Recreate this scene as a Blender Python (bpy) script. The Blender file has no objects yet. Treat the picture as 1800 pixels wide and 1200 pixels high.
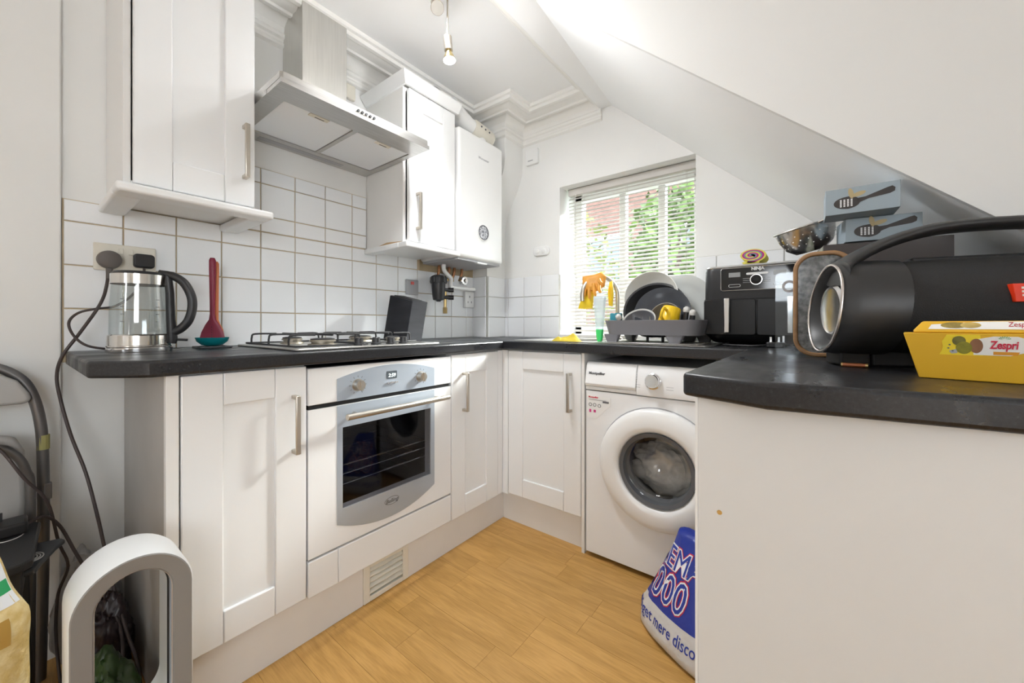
import bpy, bmesh, math, random
from mathutils import Vector, Matrix, noise
random.seed(7)
scene = bpy.context.scene
COL = scene.collection
PI = math.pi

# ------------------------------------------------------------------ camera
cam_d = bpy.data.cameras.new('camera'); cam = bpy.data.objects.new('camera', cam_d); COL.objects.link(cam)
YAW = math.atan2(518, 673.6)
cam.location = (0, 0, 0.99); cam.rotation_euler = (PI/2, 0, YAW)
cam_d.sensor_width = 36; cam_d.lens = 673.6/1800*36; cam_d.shift_y = -30/1800
cam_d.clip_start = 0.02; cam_d.clip_end = 100
scene.camera = cam

# ------------------------------------------------------------------ world, lights, exposure
w = bpy.data.worlds.new('sky'); scene.world = w; w.use_nodes = True
nt = w.node_tree; nt.nodes.clear()
bg = nt.nodes.new('ShaderNodeBackground'); wo = nt.nodes.new('ShaderNodeOutputWorld')
bg.inputs[0].default_value = (0.86, 0.93, 1.0, 1); bg.inputs[1].default_value = 1.9
nt.links.new(bg.outputs[0], wo.inputs[0])

def area(name, loc, rot, sx, sy, power, col=(1, 1, 1)):
    l = bpy.data.lights.new(name, 'AREA'); l.shape = 'RECTANGLE'; l.size = sx; l.size_y = sy; l.energy = power; l.color = col
    o = bpy.data.objects.new(name, l); COL.objects.link(o); o.location = loc; o.rotation_euler = rot
    return o
# fill lights added behind the camera, set in two made-up wall openings
area('rear_fill', (-.275, -2.74, 1.5), (PI/2, 0, 0), .34, .48, 1.0, (.96, 0.98, 1.0))
area('side_fill', (1.40, -1.1, 1.375), (PI/2, 0, PI/2), 1.08, .73, 2.7, (.96, 0.98, 1.0))
sun = bpy.data.lights.new('hazy_sun', 'SUN'); sun.energy = 9.0; sun.angle = math.radians(16); sun.color = (1, .985, .96)
so = bpy.data.objects.new('hazy_sun', sun); COL.objects.link(so); so.rotation_euler = Vector((-.36, -.80, -.48)).to_track_quat('-Z', 'Y').to_euler()
vs = scene.view_settings
scene.display_settings.display_device = 'sRGB'
vs.view_transform = 'Standard'; vs.look = 'None'; vs.exposure = 1.95; vs.gamma = 1.0; vs.use_curve_mapping = False

# ------------------------------------------------------------------ materials
MATS = {}
def mat(name, col=(.8, .8, .8), rough=.5, metal=0., var=0., vscale=8., bump=0., bscale=60., spec=.5, trans=0., alpha=1., emit=None, coat=0., col2=None, stretch=None, sub=0.):
    if name in MATS: return MATS[name]
    m = bpy.data.materials.new(name); m.use_nodes = True; MATS[name] = m
    n = m.node_tree.nodes; L = m.node_tree.links; p = n['Principled BSDF']
    c = (*col, 1)
    p.inputs['Base Color'].default_value = c; p.inputs['Roughness'].default_value = rough; p.inputs['Metallic'].default_value = metal
    p.inputs['Specular IOR Level'].default_value = spec; p.inputs['Transmission Weight'].default_value = trans; p.inputs['Alpha'].default_value = alpha
    p.inputs['Coat Weight'].default_value = coat
    if emit: p.inputs['Emission Color'].default_value = (*emit[0], 1); p.inputs['Emission Strength'].default_value = emit[1]
    if var or col2 or bump:
        tc = n.new('ShaderNodeTexCoord'); mp = n.new('ShaderNodeMapping'); L.new(tc.outputs['Object'], mp.inputs[0])
        if stretch: mp.inputs['Scale'].default_value = stretch
    if var or col2:
        nz = n.new('ShaderNodeTexNoise'); nz.inputs['Scale'].default_value = vscale; nz.inputs['Detail'].default_value = 5
        L.new(mp.outputs[0], nz.inputs['Vector'])
        r = n.new('ShaderNodeValToRGB'); r.color_ramp.elements[0].position = .35; r.color_ramp.elements[1].position = .68
        d = col2 if col2 else tuple(max(0, x*(1-var)) for x in col)
        r.color_ramp.elements[0].color = (*d, 1); r.color_ramp.elements[1].color = c
        L.new(nz.outputs['Fac'], r.inputs[0]); L.new(r.outputs[0], p.inputs['Base Color'])
    if bump:
        nb = n.new('ShaderNodeTexNoise'); nb.inputs['Scale'].default_value = bscale; nb.inputs['Detail'].default_value = 4
        L.new(mp.outputs[0], nb.inputs['Vector'])
        b = n.new('ShaderNodeBump'); b.inputs['Strength'].default_value = bump; b.inputs['Distance'].default_value = .004
        L.new(nb.outputs['Fac'], b.inputs['Height']); L.new(b.outputs[0], p.inputs['Normal'])
    return m

def glassy(name, tint=(1, 1, 1), gloss=.08, opac=0., col=(.8, .8, .8)):
    """thin clear sheet: mostly transparent, a little mirror reflection"""
    m = bpy.data.materials.new(name); m.use_nodes = True; MATS[name] = m
    n = m.node_tree.nodes; L = m.node_tree.links; n.clear()
    o = n.new('ShaderNodeOutputMaterial'); t = n.new('ShaderNodeBsdfTransparent'); g = n.new('ShaderNodeBsdfGlossy'); x = n.new('ShaderNodeMixShader')
    t.inputs[0].default_value = (*tint, 1); g.inputs['Roughness'].default_value = .03; x.inputs[0].default_value = gloss
    L.new(t.outputs[0], x.inputs[1]); L.new(g.outputs[0], x.inputs[2])
    last = x
    if opac:
        d = n.new('ShaderNodeBsdfDiffuse'); d.inputs[0].default_value = (*col, 1); y = n.new('ShaderNodeMixShader'); y.inputs[0].default_value = opac
        L.new(x.outputs[0], y.inputs[1]); L.new(d.outputs[0], y.inputs[2]); last = y
    L.new(last.outputs[0], o.inputs[0])
    return m

def worktop_mat():
    m = bpy.data.materials.new('worktop_laminate'); m.use_nodes = True
    n = m.node_tree.nodes; L = m.node_tree.links; p = n['Principled BSDF']
    tc = n.new('ShaderNodeTexCoord')
    n1 = n.new('ShaderNodeTexNoise'); n1.inputs['Scale'].default_value = 190; n1.inputs['Detail'].default_value = 6; n1.inputs['Roughness'].default_value = .7
    n2 = n.new('ShaderNodeTexNoise'); n2.inputs['Scale'].default_value = 14; n2.inputs['Detail'].default_value = 6
    mp = n.new('ShaderNodeMapping'); mp.inputs['Scale'].default_value = (1, .35, 1)
    L.new(tc.outputs['Object'], n1.inputs['Vector']); L.new(tc.outputs['Object'], mp.inputs[0]); L.new(mp.outputs[0], n2.inputs['Vector'])
    r = n.new('ShaderNodeValToRGB'); e = r.color_ramp.elements
    e[0].position = .40; e[0].color = (.006, .0065, .009, 1); e[1].position = .62; e[1].color = (.017, .018, .022, 1)
    x = r.color_ramp.elements.new(.74); x.color = (.06, .06, .065, 1)
    L.new(n1.outputs['Fac'], r.inputs[0]); L.new(r.outputs[0], p.inputs['Base Color'])
    r2 = n.new('ShaderNodeMapRange'); r2.inputs[1].default_value = .35; r2.inputs[2].default_value = .7; r2.inputs[3].default_value = .26; r2.inputs[4].default_value = .5
    L.new(n2.outputs['Fac'], r2.inputs[0]); L.new(r2.outputs[0], p.inputs['Roughness'])
    p.inputs['Specular IOR Level'].default_value = .6
    b = n.new('ShaderNodeBump'); b.inputs['Strength'].default_value = .12; b.inputs['Distance'].default_value = .001
    L.new(n1.outputs['Fac'], b.inputs['Height']); L.new(b.outputs[0], p.inputs['Normal'])
    return m

def wood_floor_mat():
    m = bpy.data.materials.new('beech_laminate'); m.use_nodes = True
    n = m.node_tree.nodes; L = m.node_tree.links; p = n['Principled BSDF']
    tc = n.new('ShaderNodeTexCoord'); oi = n.new('ShaderNodeObjectInfo')
    off = n.new('ShaderNodeVectorMath'); off.operation = 'SCALE'; off.inputs[0].default_value = (13.1, 7.7, 3.3); L.new(oi.outputs['Random'], off.inputs['Scale'])
    add = n.new('ShaderNodeVectorMath'); add.operation = 'ADD'; L.new(tc.outputs['Object'], add.inputs[0]); L.new(off.outputs[0], add.inputs[1])
    mp = n.new('ShaderNodeMapping'); mp.inputs['Scale'].default_value = (1.0, 6, 1); L.new(add.outputs[0], mp.inputs[0])
    wv = n.new('ShaderNodeTexNoise'); wv.inputs['Scale'].default_value = 2.2; wv.inputs['Detail'].default_value = 3; wv.inputs['Distortion'].default_value = .6
    L.new(mp.outputs[0], wv.inputs['Vector'])
    rings = n.new('ShaderNodeMath'); rings.operation = 'MULTIPLY'; rings.inputs[1].default_value = 7; L.new(wv.outputs['Fac'], rings.inputs[0])
    fr = n.new('ShaderNodeMath'); fr.operation = 'PINGPONG'; fr.inputs[1].default_value = 1; L.new(rings.outputs[0], fr.inputs[0])
    mp2 = n.new('ShaderNodeMapping'); mp2.inputs['Scale'].default_value = (9, 130, 1); L.new(add.outputs[0], mp2.inputs[0])
    fine = n.new('ShaderNodeTexNoise'); fine.inputs['Scale'].default_value = 2; fine.inputs['Detail'].default_value = 4; L.new(mp2.outputs[0], fine.inputs['Vector'])
    mix = n.new('ShaderNodeMath'); mix.operation = 'MULTIPLY_ADD'; mix.inputs[1].default_value = .42; L.new(fr.outputs[0], mix.inputs[0]); L.new(fine.outputs['Fac'], mix.inputs[2])
    r = n.new('ShaderNodeValToRGB'); e = r.color_ramp.elements
    e[0].position = .3; e[0].color = (.43, .232, .057, 1); e[1].position = .95; e[1].color = (.60, .340, .105, 1)
    L.new(mix.outputs[0], r.inputs[0])
    hs = n.new('ShaderNodeHueSaturation'); mr = n.new('ShaderNodeMapRange'); mr.inputs[3].default_value = .93; mr.inputs[4].default_value = 1.06
    L.new(oi.outputs['Random'], mr.inputs[0]); L.new(mr.outputs[0], hs.inputs['Value']); L.new(r.outputs[0], hs.inputs['Color']); L.new(hs.outputs[0], p.inputs['Base Color'])
    p.inputs['Roughness'].default_value = .38; p.inputs['Specular IOR Level'].default_value = .4
    return m

def brushed(name, col, rough=.3, stretch=(1, 60, 60), amt=.18):
    m = bpy.data.materials.new(name); m.use_nodes = True; MATS[name] = m
    n = m.node_tree.nodes; L = m.node_tree.links; p = n['Principled BSDF']
    p.inputs['Metallic'].default_value = 1; p.inputs['Roughness'].default_value = rough
    tc = n.new('ShaderNodeTexCoord'); mp = n.new('ShaderNodeMapping'); mp.inputs['Scale'].default_value = stretch; L.new(tc.outputs['Object'], mp.inputs[0])
    nz = n.new('ShaderNodeTexNoise'); nz.inputs['Scale'].default_value = 4; nz.inputs['Detail'].default_value = 4; L.new(mp.outputs[0], nz.inputs['Vector'])
    r = n.new('ShaderNodeValToRGB'); r.color_ramp.elements[0].position = .3; r.color_ramp.elements[1].position = .7
    r.color_ramp.elements[0].color = (*[c*(1-amt) for c in col], 1); r.color_ramp.elements[1].color = (*col, 1)
    L.new(nz.outputs['Fac'], r.inputs[0]); L.new(r.outputs[0], p.inputs['Base Color'])
    return m

M_WALL = mat('painted_plaster', (.86, .858, .84), .75, var=.03, vscale=3, bump=.06, bscale=25)
M_CEIL = mat('white_ceiling_paint', (.925, .93, .93), .8, bump=.05, bscale=20)
M_GREYWALL = mat('stair_wall_paint', (.78, .78, .765), .8, bump=.06, bscale=30)
M_CORNICE = mat('cornice_paint', (.89, .88, .85), .7)
M_CAB = mat('white_vinyl_door', (.865, .87, .87), .32, var=.015, vscale=3)
M_CARC = mat('white_carcass', (.84, .83, .81), .4)
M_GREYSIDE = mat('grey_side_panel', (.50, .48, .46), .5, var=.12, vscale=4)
M_PEN = mat('cream_end_panel', (.735, .735, .725), .5, var=.03, vscale=2.5)
M_PLINTH = mat('plinth_board', (.80, .775, .745), .45, var=.05, vscale=6)
M_TILE = mat('glazed_white_tile', (.90, .915, .93), .12, var=.02, vscale=2)
M_GROUT = mat('stained_grout', (.66, .53, .36), .85, var=.3, vscale=6)
M_GROUT2 = mat('pale_grout', (.70, .685, .65), .85, var=.2, vscale=6)
M_WT = worktop_mat()
M_FLOOR = wood_floor_mat()
M_STEEL = brushed('brushed_steel', (.62, .61, .59), .3, (60, 2, 60))
M_STEELV = brushed('brushed_steel_vertical', (.70, .69, .66), .36, (40, 40, 1.5), .10)
M_NICKEL = mat('satin_nickel', (.56, .52, .46), .33, 1.)
M_CHROME = mat('polished_chrome', (.80, .80, .80), .1, 1.)
M_OVENSTEEL = mat('blue_steel_panel', (.50, .57, .66), .38, .55)
M_OVENWHITE = mat('white_enamel', (.87, .875, .88), .2)
M_BLACK = mat('black_plastic', (.02, .02, .022), .38)
M_BLACKM = mat('matt_black', (.018, .018, .02), .6)
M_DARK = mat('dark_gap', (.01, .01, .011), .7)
M_WPLASTIC = mat('white_plastic', (.87, .87, .86), .3)
M_CREAMPL = mat('aged_cream_plastic', (.80, .76, .66), .4, var=.08, vscale=12)
M_GREYPL = mat('grey_plastic', (.42, .42, .44), .45)
M_PRINT = mat('grey_print', (.12, .12, .13), .5)
M_WHITEPRINT = mat('white_print', (.85, .85, .85), .5)
M_OVENGLASS = glassy('smoked_oven_glass', (.62, .62, .64), .03)
M_CLEAR = glassy('clear_glass', (.97, .985, .98), .08)
M_WINGLASS = glassy('window_glass', (.97, .99, .98), .05)
M_BLIND = mat('blind_slat', (.60, .575, .54), .45)
M_FRAME = mat('upvc_white', (.90, .90, .89), .3)

# ------------------------------------------------------------------ mesh helpers
class MB:
    def __init__(s): s.v = []; s.f = []; s.mi = []; s.M = Matrix.Identity(4); s.k = 0
    def add(s, vs, fs):
        b = len(s.v); s.v += [tuple(s.M @ Vector(p)) for p in vs]
        for f in fs: s.f.append(tuple(b+i for i in f)); s.mi.append(s.k)
        return s
    def box(s, x0, x1, y0, y1, z0, z1):
        return s.add([(x0,y0,z0),(x1,y0,z0),(x1,y1,z0),(x0,y1,z0),(x0,y0,z1),(x1,y0,z1),(x1,y1,z1),(x0,y1,z1)],
                     [(0,3,2,1),(4,5,6,7),(0,1,5,4),(1,2,6,5),(2,3,7,6),(3,0,4,7)])
    def loft(s, rings, cap0=True, cap1=True, closed=False):
        n = len(rings[0]); vs = [p for r in rings for p in r]; fs = []
        R = len(rings)
        for i in range(R if closed else R-1):
            j = (i+1) % R
            for k in range(n):
                l = (k+1) % n; fs.append((i*n+k, i*n+l, j*n+l, j*n+k))
        if not closed:
            if cap0: fs.append(tuple(reversed(range(n))))
            if cap1: fs.append(tuple((R-1)*n+k for k in range(n)))
        return s.add(vs, fs)
    def cyl(s, p0, p1, r0, r1=None, n=20, cap=True):
        r1 = r0 if r1 is None else r1
        p0 = Vector(p0); p1 = Vector(p1); d = (p1-p0).normalized()
        a = d.orthogonal().normalized(); b = d.cross(a)
        ring = lambda p, r: [tuple(p + a*(r*math.cos(2*PI*i/n)) + b*(r*math.sin(2*PI*i/n))) for i in range(n)]
        return s.loft([ring(p0, r0), ring(p1, r1)], cap, cap)
    def tube(s, pts, r, n=10, closed=False, flat=1.):
        pts = [Vector(p) for p in pts]; R = []; a = None
        m = len(pts)
        for i, p in enumerate(pts):
            if closed: d = pts[(i+1) % m]-pts[i-1]
            else: d = pts[min(i+1, m-1)]-pts[max(i-1, 0)]
            d.normalize()
            if a is None: a = d.orthogonal().normalized()
            a = (a - d*a.dot(d)); 
            if a.length < 1e-5: a = d.orthogonal()
            a.normalize(); b = d.cross(a)
            rr = r[i] if isinstance(r, (list, tuple)) else r
            R.append([tuple(p + a*(rr*math.cos(2*PI*k/n)) + b*(rr*flat*math.sin(2*PI*k/n))) for k in range(n)])
        return s.loft(R, True, True, closed)
    def lathe(s, prof, n=32, c=(0, 0, 0), cap0=True, cap1=True):
        """prof: list (r, z) about the z axis at c"""
        R = [[(c[0]+max(r, 1e-4)*math.cos(2*PI*k/n), c[1]+max(r, 1e-4)*math.sin(2*PI*k/n), c[2]+z) for k in range(n)] for r, z in prof]
        return s.loft(R, cap0, cap1)
    def prism(s, poly, axis, a0, a1):
        """poly 2D in the two other axes (in xyz order), extruded along axis"""
        def pt(p, a):
            return {'x': (a, p[0], p[1]), 'y': (p[0], a, p[1]), 'z': (p[0], p[1], a)}[axis]
        return s.loft([[pt(p, a0) for p in poly], [pt(p, a1) for p in poly]])
    def quad(s, a, b, c, d): return s.add([a, b, c, d], [(0, 1, 2, 3)])
    def mesh(s, name, off=(0, 0, 0)):
        me = bpy.data.meshes.new(name)
        me.from_pydata([(x-off[0], y-off[1], z-off[2]) for x, y, z in s.v], [], s.f)
        bm = bmesh.new(); bm.from_mesh(me); bmesh.ops.recalc_face_normals(bm, faces=bm.faces); bm.to_mesh(me); bm.free()
        return me
    def build(s, name, m, parent=None, smooth=None, bevel=0, seg=2, world=True, origin=None):
        off = Vector((0, 0, 0))
        if world and parent is not None:
            p = parent; 
            while p is not None: off += Vector(p.location); p = p.parent
        if origin is not None and parent is None: off = Vector(origin)
        me = s.mesh(name, off)
        for x in (m if isinstance(m, (list, tuple)) else [m]): me.materials.append(x)
        if isinstance(m, (list, tuple)):
            for i, p in enumerate(me.polygons): p.material_index = s.mi[i]
        o = bpy.data.objects.new(name, me); COL.objects.link(o)
        if parent is not None: o.parent = parent
        if origin is not None and parent is None: o.location = origin
        fin(o, smooth, bevel, seg)
        return o
def fin(o, smooth=None, bevel=0, seg=2):
    me = o.data
    if smooth is not None:
        me.polygons.foreach_set('use_smooth', [True]*len(me.polygons)); me.set_sharp_from_angle(angle=math.radians(smooth))
    if bevel:
        b = o.modifiers.new('bevel', 'BEVEL'); b.width = bevel; b.segments = seg; b.limit_method = 'ANGLE'; b.angle_limit = math.radians(40)
        if smooth is None:
            me.polygons.foreach_set('use_smooth', [True]*len(me.polygons)); me.set_sharp_from_angle(angle=math.radians(30))
            b.harden_normals = False
def thing(name, label, cat, loc=(0, 0, 0), rotz=0, group=None):
    o = bpy.data.objects.new(name, None); COL.objects.link(o); o.empty_display_size = .05
    o.location = loc; o.rotation_euler = (0, 0, rotz); o['label'] = label; o['category'] = cat
    if group: o['group'] = group
    return o
def tag(o, label, cat, group=None):
    o['label'] = label; o['category'] = cat
    if group: o['group'] = group
    return o
def struct(o): o['kind'] = 'structure'; return o
def shared(name, me, loc, parent, rot=(0, 0, 0)):
    o = bpy.data.objects.new(name, me); COL.objects.link(o); o.parent = parent; o.location = loc; o.rotation_euler = rot
    return o
def rrect(cx, cy, hx, hy, r, n=5):
    pts = []
    for sx, sy, a0 in ((1, 1, 0), (-1, 1, 90), (-1, -1, 180), (1, -1, 270)):
        for i in range(n+1):
            a = math.radians(a0 + 90*i/n); pts.append((cx+sx*(hx-r)+r*math.cos(a), cy+sy*(hy-r)+r*math.sin(a)))
    return pts
def bez(pts, n=8):
    """Catmull-Rom through pts"""
    P = [Vector(p) for p in pts]; P = [P[0]*2-P[1]] + P + [P[-1]*2-P[-2]]; out = []
    for i in range(1, len(P)-2):
        for k in range(n):
            t = k/n; a, b, c, d = P[i-1], P[i], P[i+1], P[i+2]
            out.append(.5*((2*b)+(c-a)*t+(2*a-5*b+4*c-d)*t*t+(3*b-a-3*c+d)*t*t*t))
    out.append(P[-2]); return out
def text_obj(name, s, size, M, m, parent, ext=.0006, warp=None, align='CENTER', shear=0., sx=1., bold=0., world=True):
    """flat lettering: M maps text plane (x right, y up, z out) to world/local"""
    cu = bpy.data.curves.new(name, 'FONT'); cu.body = s; cu.size = size; cu.align_x = align; cu.align_y = 'CENTER'; cu.extrude = ext; cu.shear = shear; cu.resolution_u = 3
    cu.offset = bold
    t = bpy.data.objects.new(name, cu); me = bpy.data.meshes.new_from_object(t); bpy.data.objects.remove(t)
    off = Vector((0, 0, 0))
    if world and parent is not None:
        p = parent
        while p is not None: off += Vector(p.location); p = p.parent
    for v in me.vertices:
        q = Vector((v.co.x*sx, v.co.y, v.co.z)); q = warp(q) if warp else M @ q
        v.co = Vector(q) - off
    me.materials.clear(); me.materials.append(m)
    o = bpy.data.objects.new(name, me); COL.objects.link(o)
    if parent is not None: o.parent = parent
    return o
def frame_x(x, y, z):   # plane facing +x : text right = +y, up = z
    return Matrix(((0, 0, 1, x), (1, 0, 0, y), (0, 1, 0, z), (0, 0, 0, 1)))
def frame_y(x, y, z):   # plane facing -y : text right = +x, up = z
    return Matrix(((1, 0, 0, x), (0, 0, -1, y), (0, 1, 0, z), (0, 0, 0, 1)))

# ================================================================== SETTING
WX = -1.79; WY = 2.08; CZ = 2.31; WT = .907
fl = struct(MB().box(-1.95, 1.5, -2.9, 2.3, -.08, -.008).build('floor', M_FLOOR))
# laminate planks of the floor in view, running along x
pl = {}
ROWH = .0965; y = -.35; row = 0
while y < 1.62:
    x = -1.79 + [-.1, -.42, -.25, -.55][row % 4] - random.uniform(0, .12)
    while x < -.05:
        Lp = random.choice((.36, .42, .5, .6)); x0 = max(x, -1.79); x1 = min(x+Lp, .0)
        if x1-x0 > .05:
            key = round(x1-x0, 3)
            if key not in pl:
                m_ = MB().box(-key/2, key/2-.0007, -ROWH/2, ROWH/2-.0007, -.0075, 0).mesh('plank'); m_.materials.append(M_FLOOR); pl[key] = m_
            shared('plank', pl[key], ((x0+x1)/2, y+ROWH/2, random.uniform(-.0002, 0)), fl)
        x += Lp
    y += ROWH; row += 1
wl = struct(MB().box(-1.98, WX, .087, 2.3, -.05, 2.45).build('wall_left', M_WALL))
struct(MB().box(-1.98, WX+.016, -2.9, .087, -.05, 2.45).build('wall_left_front', M_WALL, bevel=.004))
ox0, ox1, oz0, oz1 = -1.223, -.44, .925, 1.845
wb = MB(); wb.box(-1.98, ox0, WY, WY+.28, -.05, 2.45); wb.box(ox1, 1.5, WY, WY+.28, -.05, 2.45); wb.box(ox0, ox1, WY, WY+.28, oz1, 2.45); wb.box(ox0, ox1, WY, WY+.28, -.05, oz0)
wb = struct(wb.build('wall_back', M_WALL))
struct(MB().box(1.42, 1.55, -2.9, -1.65, -.05, 2.45).box(1.42, 1.55, -.55, 2.3, -.05, 2.45).box(1.42, 1.55, -1.65, -.55, -.05, 1.0).box(1.42, 1.55, -1.65, -.55, 1.75, 2.45).build('wall_right', M_WALL))  # opening added out of view to let sky light in
struct(MB().box(-1.98, -.45, -2.9, -2.76, -.05, 2.45).box(-.1, 1.5, -2.9, -2.76, -.05, 2.45).box(-.45, -.1, -2.9, -2.76, -.05, 1.25).box(-.45, -.1, -2.9, -2.76, 1.75, 2.45).build('wall_rear', M_WALL))  # unseen wall, its opening made up as a light inlet
struct(MB().box(-1.98, 1.5, -2.9, 2.3, CZ, 2.45).build('ceiling', M_CEIL))
struct(MB().box(-.953, -.82, -2.8, WY, 2.238, CZ+.02).build('trim_1', M_CEIL, bevel=.006))
struct(MB().box(-1.01, -.95, -2.8, WY, 2.285, CZ+.02).box(-.985, -.95, -2.8, WY, 2.262, 2.29).build('trim_2', M_CORNICE, bevel=.008))
# sloping soffit under the stairs (runs along y) and the stair wall above its front edge
yn, yk = 1.225, WY+.02
nz_ = lambda x: 2.241-.9103*(x+.831)
bz_ = lambda x: 2.24-.899*(x+.883)
s0n, s0b, s1 = -.831, -.883, .66
sl = MB(); sl.loft([[(s0n, yn+.002, nz_(s0n)), (s1, yn+.002, nz_(s1)), (s1, yn+.002, nz_(s1)+.2), (s0n, yn+.002, 2.4)], [(s0b, yk, bz_(s0b)), (s1, yk, bz_(s1)), (s1, yk, bz_(s1)+.2), (s0b, yk, 2.4)]])
struct(sl.build('ceiling_slope', M_CEIL))
bh = MB().prism([(s0n, nz_(s0n)), (s1, nz_(s1)), (s1, -.05), (1.5, -.05), (1.5, 2.45), (s0n, 2.45)], 'y', yn-.012, yn+.001)
struct(bh.build('wall_stairs', M_GREYWALL))
struct(MB().box(s1, s1+.08, yn, WY, -.05, .95).build('wall_understairs', M_WALL))
# boxed corner chase that widens in a curved corbel above the boiler
cor = [(-1.82, -.05), (-1.66, -.05), (-1.66, 1.62)] + [(-1.66+.15*math.sin(a)**2, 1.62+.42*(a/(PI/2))) for a in [i*PI/2/10 for i in range(1, 11)]] + [(-1.51, 2.45), (-1.82, 2.45)]
ch = struct(MB().prism(cor, 'y', 1.89, WY+.01).build('wall_corner', M_WALL, smooth=40))
# cornice swept round the room
def sweep(path, prof):
    P = [Vector((*p, 0)) for p in path]; R = []
    for i, p in enumerate(P):
        d0 = (P[i]-P[i-1]).normalized() if i else (P[1]-P[0]).normalized()
        d1 = (P[i+1]-P[i]).normalized() if i < len(P)-1 else d0
        n0 = Vector((d0.y, -d0.x, 0)); n1 = Vector((d1.y, -d1.x, 0)); b = (n0+n1); k = b/(1+n0.dot(n1))
        R.append([(p.x+k.x*q, p.y+k.y*q, z) for q, z in prof])
    return MB().loft(R)
prof = [(-.02, 2.17), (.0, 2.17), (.014, 2.178), (.016, 2.19), (.010, 2.196), (.012, 2.206), (.022, 2.212), (.024, 2.224), (.016, 2.236), (.02, 2.256), (.034, 2.27), (.058, 2.28), (.082, 2.268), (.094, 2.268), (.1, 2.276), (.13, 2.274), (.15, 2.282), (.162, 2.274), (.178, 2.276), (.184, 2.29), (.196, 2.293), (.2, 2.316), (-.02, 2.316)]
struct(sweep([(-1.79, -2.7), (-1.79, 1.89), (-1.51, 1.89), (-1.51, WY), (-.94, WY)], prof).build('trim_3', M_CORNICE, smooth=28))

# ---- wall tiles
TP = .1335; g = .0042; T0 = .905
tmesh = {}
def tile_mesh(a, h, ax):
    k = (round(a, 3), round(h, 3), ax)
    if k not in tmesh:
        mb = MB(); t = .007; c = .0016
        A, H = a/2, h/2
        r = lambda i, o: [(-A+i, -H+i, o), (A-i, -H+i, o), (A-i, H-i, o), (-A+i, H-i, o)]
        L_ = [r(0, 0), r(0, t-c), r(c, t)]
        f = {'x': lambda p: (p[2], p[0], p[1]), 'y': lambda p: (p[0], -p[2], p[1])}[ax]
        mb.loft([[f(p) for p in q] for q in L_]); me = mb.mesh('tile'); me.materials.append(M_TILE); tmesh[k] = me
    return tmesh[k]
def tile_field(ax, plane, a_edges, z_edges, parent, skip=None):
    for i in range(len(a_edges)-1):
        for j in range(len(z_edges)-1):
            a0, a1, z0, z1 = a_edges[i], a_edges[i+1], z_edges[j], z_edges[j+1]
            if skip and skip(a0, a1, z0, z1): continue
            me = tile_mesh(a1-a0-g, z1-z0-g, ax); jit = random.uniform(-.0006, .0006)
            c = ((a0+a1)/2, (z0+z1)/2)
            loc = (plane+jit, c[0], c[1]) if ax == 'x' else (c[0], plane+jit, c[1])
            shared('tile', me, loc, parent, (random.uniform(-.004, .004) if ax == 'y' else 0, random.uniform(-.004, .004) if ax == 'x' else 0, random.uniform(-.004, .004)))
ye = [.0905] + [.220+TP*i for i in range(13)] + [1.886]
ze = [T0+TP*i for i in range(4)] + [1.372]
pipes = lambda a0, a1, z0, z1: a1 > 1.44 and z1 > 1.27
MB().box(WX-.001, WX+.0045, .089, 1.888, T0-.03, 1.373).build('grout', M_GROUT, wl)
tile_field('x', WX+.003, ye, ze, wl, lambda a0, a1, z0, z1: a0 > 1.40 and z0 > 1.3)
yh = [.502] + [.62+TP*i for i in range(4)] + [1.098]
zh = [1.3735, 1.439, 1.5725, 1.635]
MB().box(WX-.001, WX+.0045, .50, 1.098, 1.373, 1.636).build('grout', M_GROUT, wl)
tile_field('x', WX+.003, yh, zh, wl)
zb = [T0+TP*i for i in range(4)]
MB().box(-1.659, ox0, WY-.0045, WY+.001, T0-.03, T0+3*TP).build('grout', M_GROUT2, wb)
tile_field('y', WY-.003, [-1.657, -1.628, -1.493, -1.358, ox0-.002], zb, wb)
xr = [ox1+.002] + [-.345+TP*i for i in range(8)]
MB().box(ox1, .60, WY-.0045, WY+.001, T0-.03, 1.325).build('grout', M_GROUT2, wb)
tile_field('y', WY-.003, xr, zb[:3]+[1.3235], wb)
MB().box(WX, -1.6605, 1.886, 1.891, T0-.03, T0+3*TP).box(-1.661, -1.6555, 1.89, WY-.004, T0-.03, T0+3*TP).build('grout', M_GROUT2, ch)
tile_field('y', 1.8875, [-1.782, -1.664], zb, ch)
tile_field('x', -1.657, [1.896, 2.068], zb, ch)
# ---- window
wn = struct(bpy.data.objects.new('window_1', None)); COL.objects.link(wn); wn.location = ((ox0+ox1)/2, WY+.2, oz0)
yf0, yf1 = WY+.20, WY+.26
f = MB(); f.box(ox0, ox0+.05, yf0, yf1, oz0, oz1); f.box(ox1-.05, ox1, yf0, yf1, oz0, oz1); f.box(ox0, ox1, yf0, yf1, oz0, oz0+.05); f.box(ox0, ox1, yf0, yf1, oz1-.05, oz1)
f.build('window_frame', M_FRAME, wn, bevel=.004)
for mx in (-.90, -.665): MB().box(mx-.02, mx+.02, yf0+.005, yf1-.005, oz0+.05, oz1-.05).build('mullion', M_FRAME, wn, bevel=.004)
MB().box(ox0+.05, ox1-.05, yf0+.008, yf1-.008, 1.235, 1.272).build('transom', M_FRAME, wn, bevel=.004)
for a, b in ((ox0+.05, -.92), (-.88, -.685), (-.645, ox1-.05)):
    for c, d in ((oz0+.05, 1.235), (1.272, oz1-.05)):
        MB().box(a, b, yf0+.028, yf0+.032, c, d).build('pane', M_WINGLASS, wn)
MB().box(ox0+.001, ox1-.001, WY-.012, yf0, oz0-.02, oz0+.004).build('window_sill', M_FRAME, wn, bevel=.003)
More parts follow.
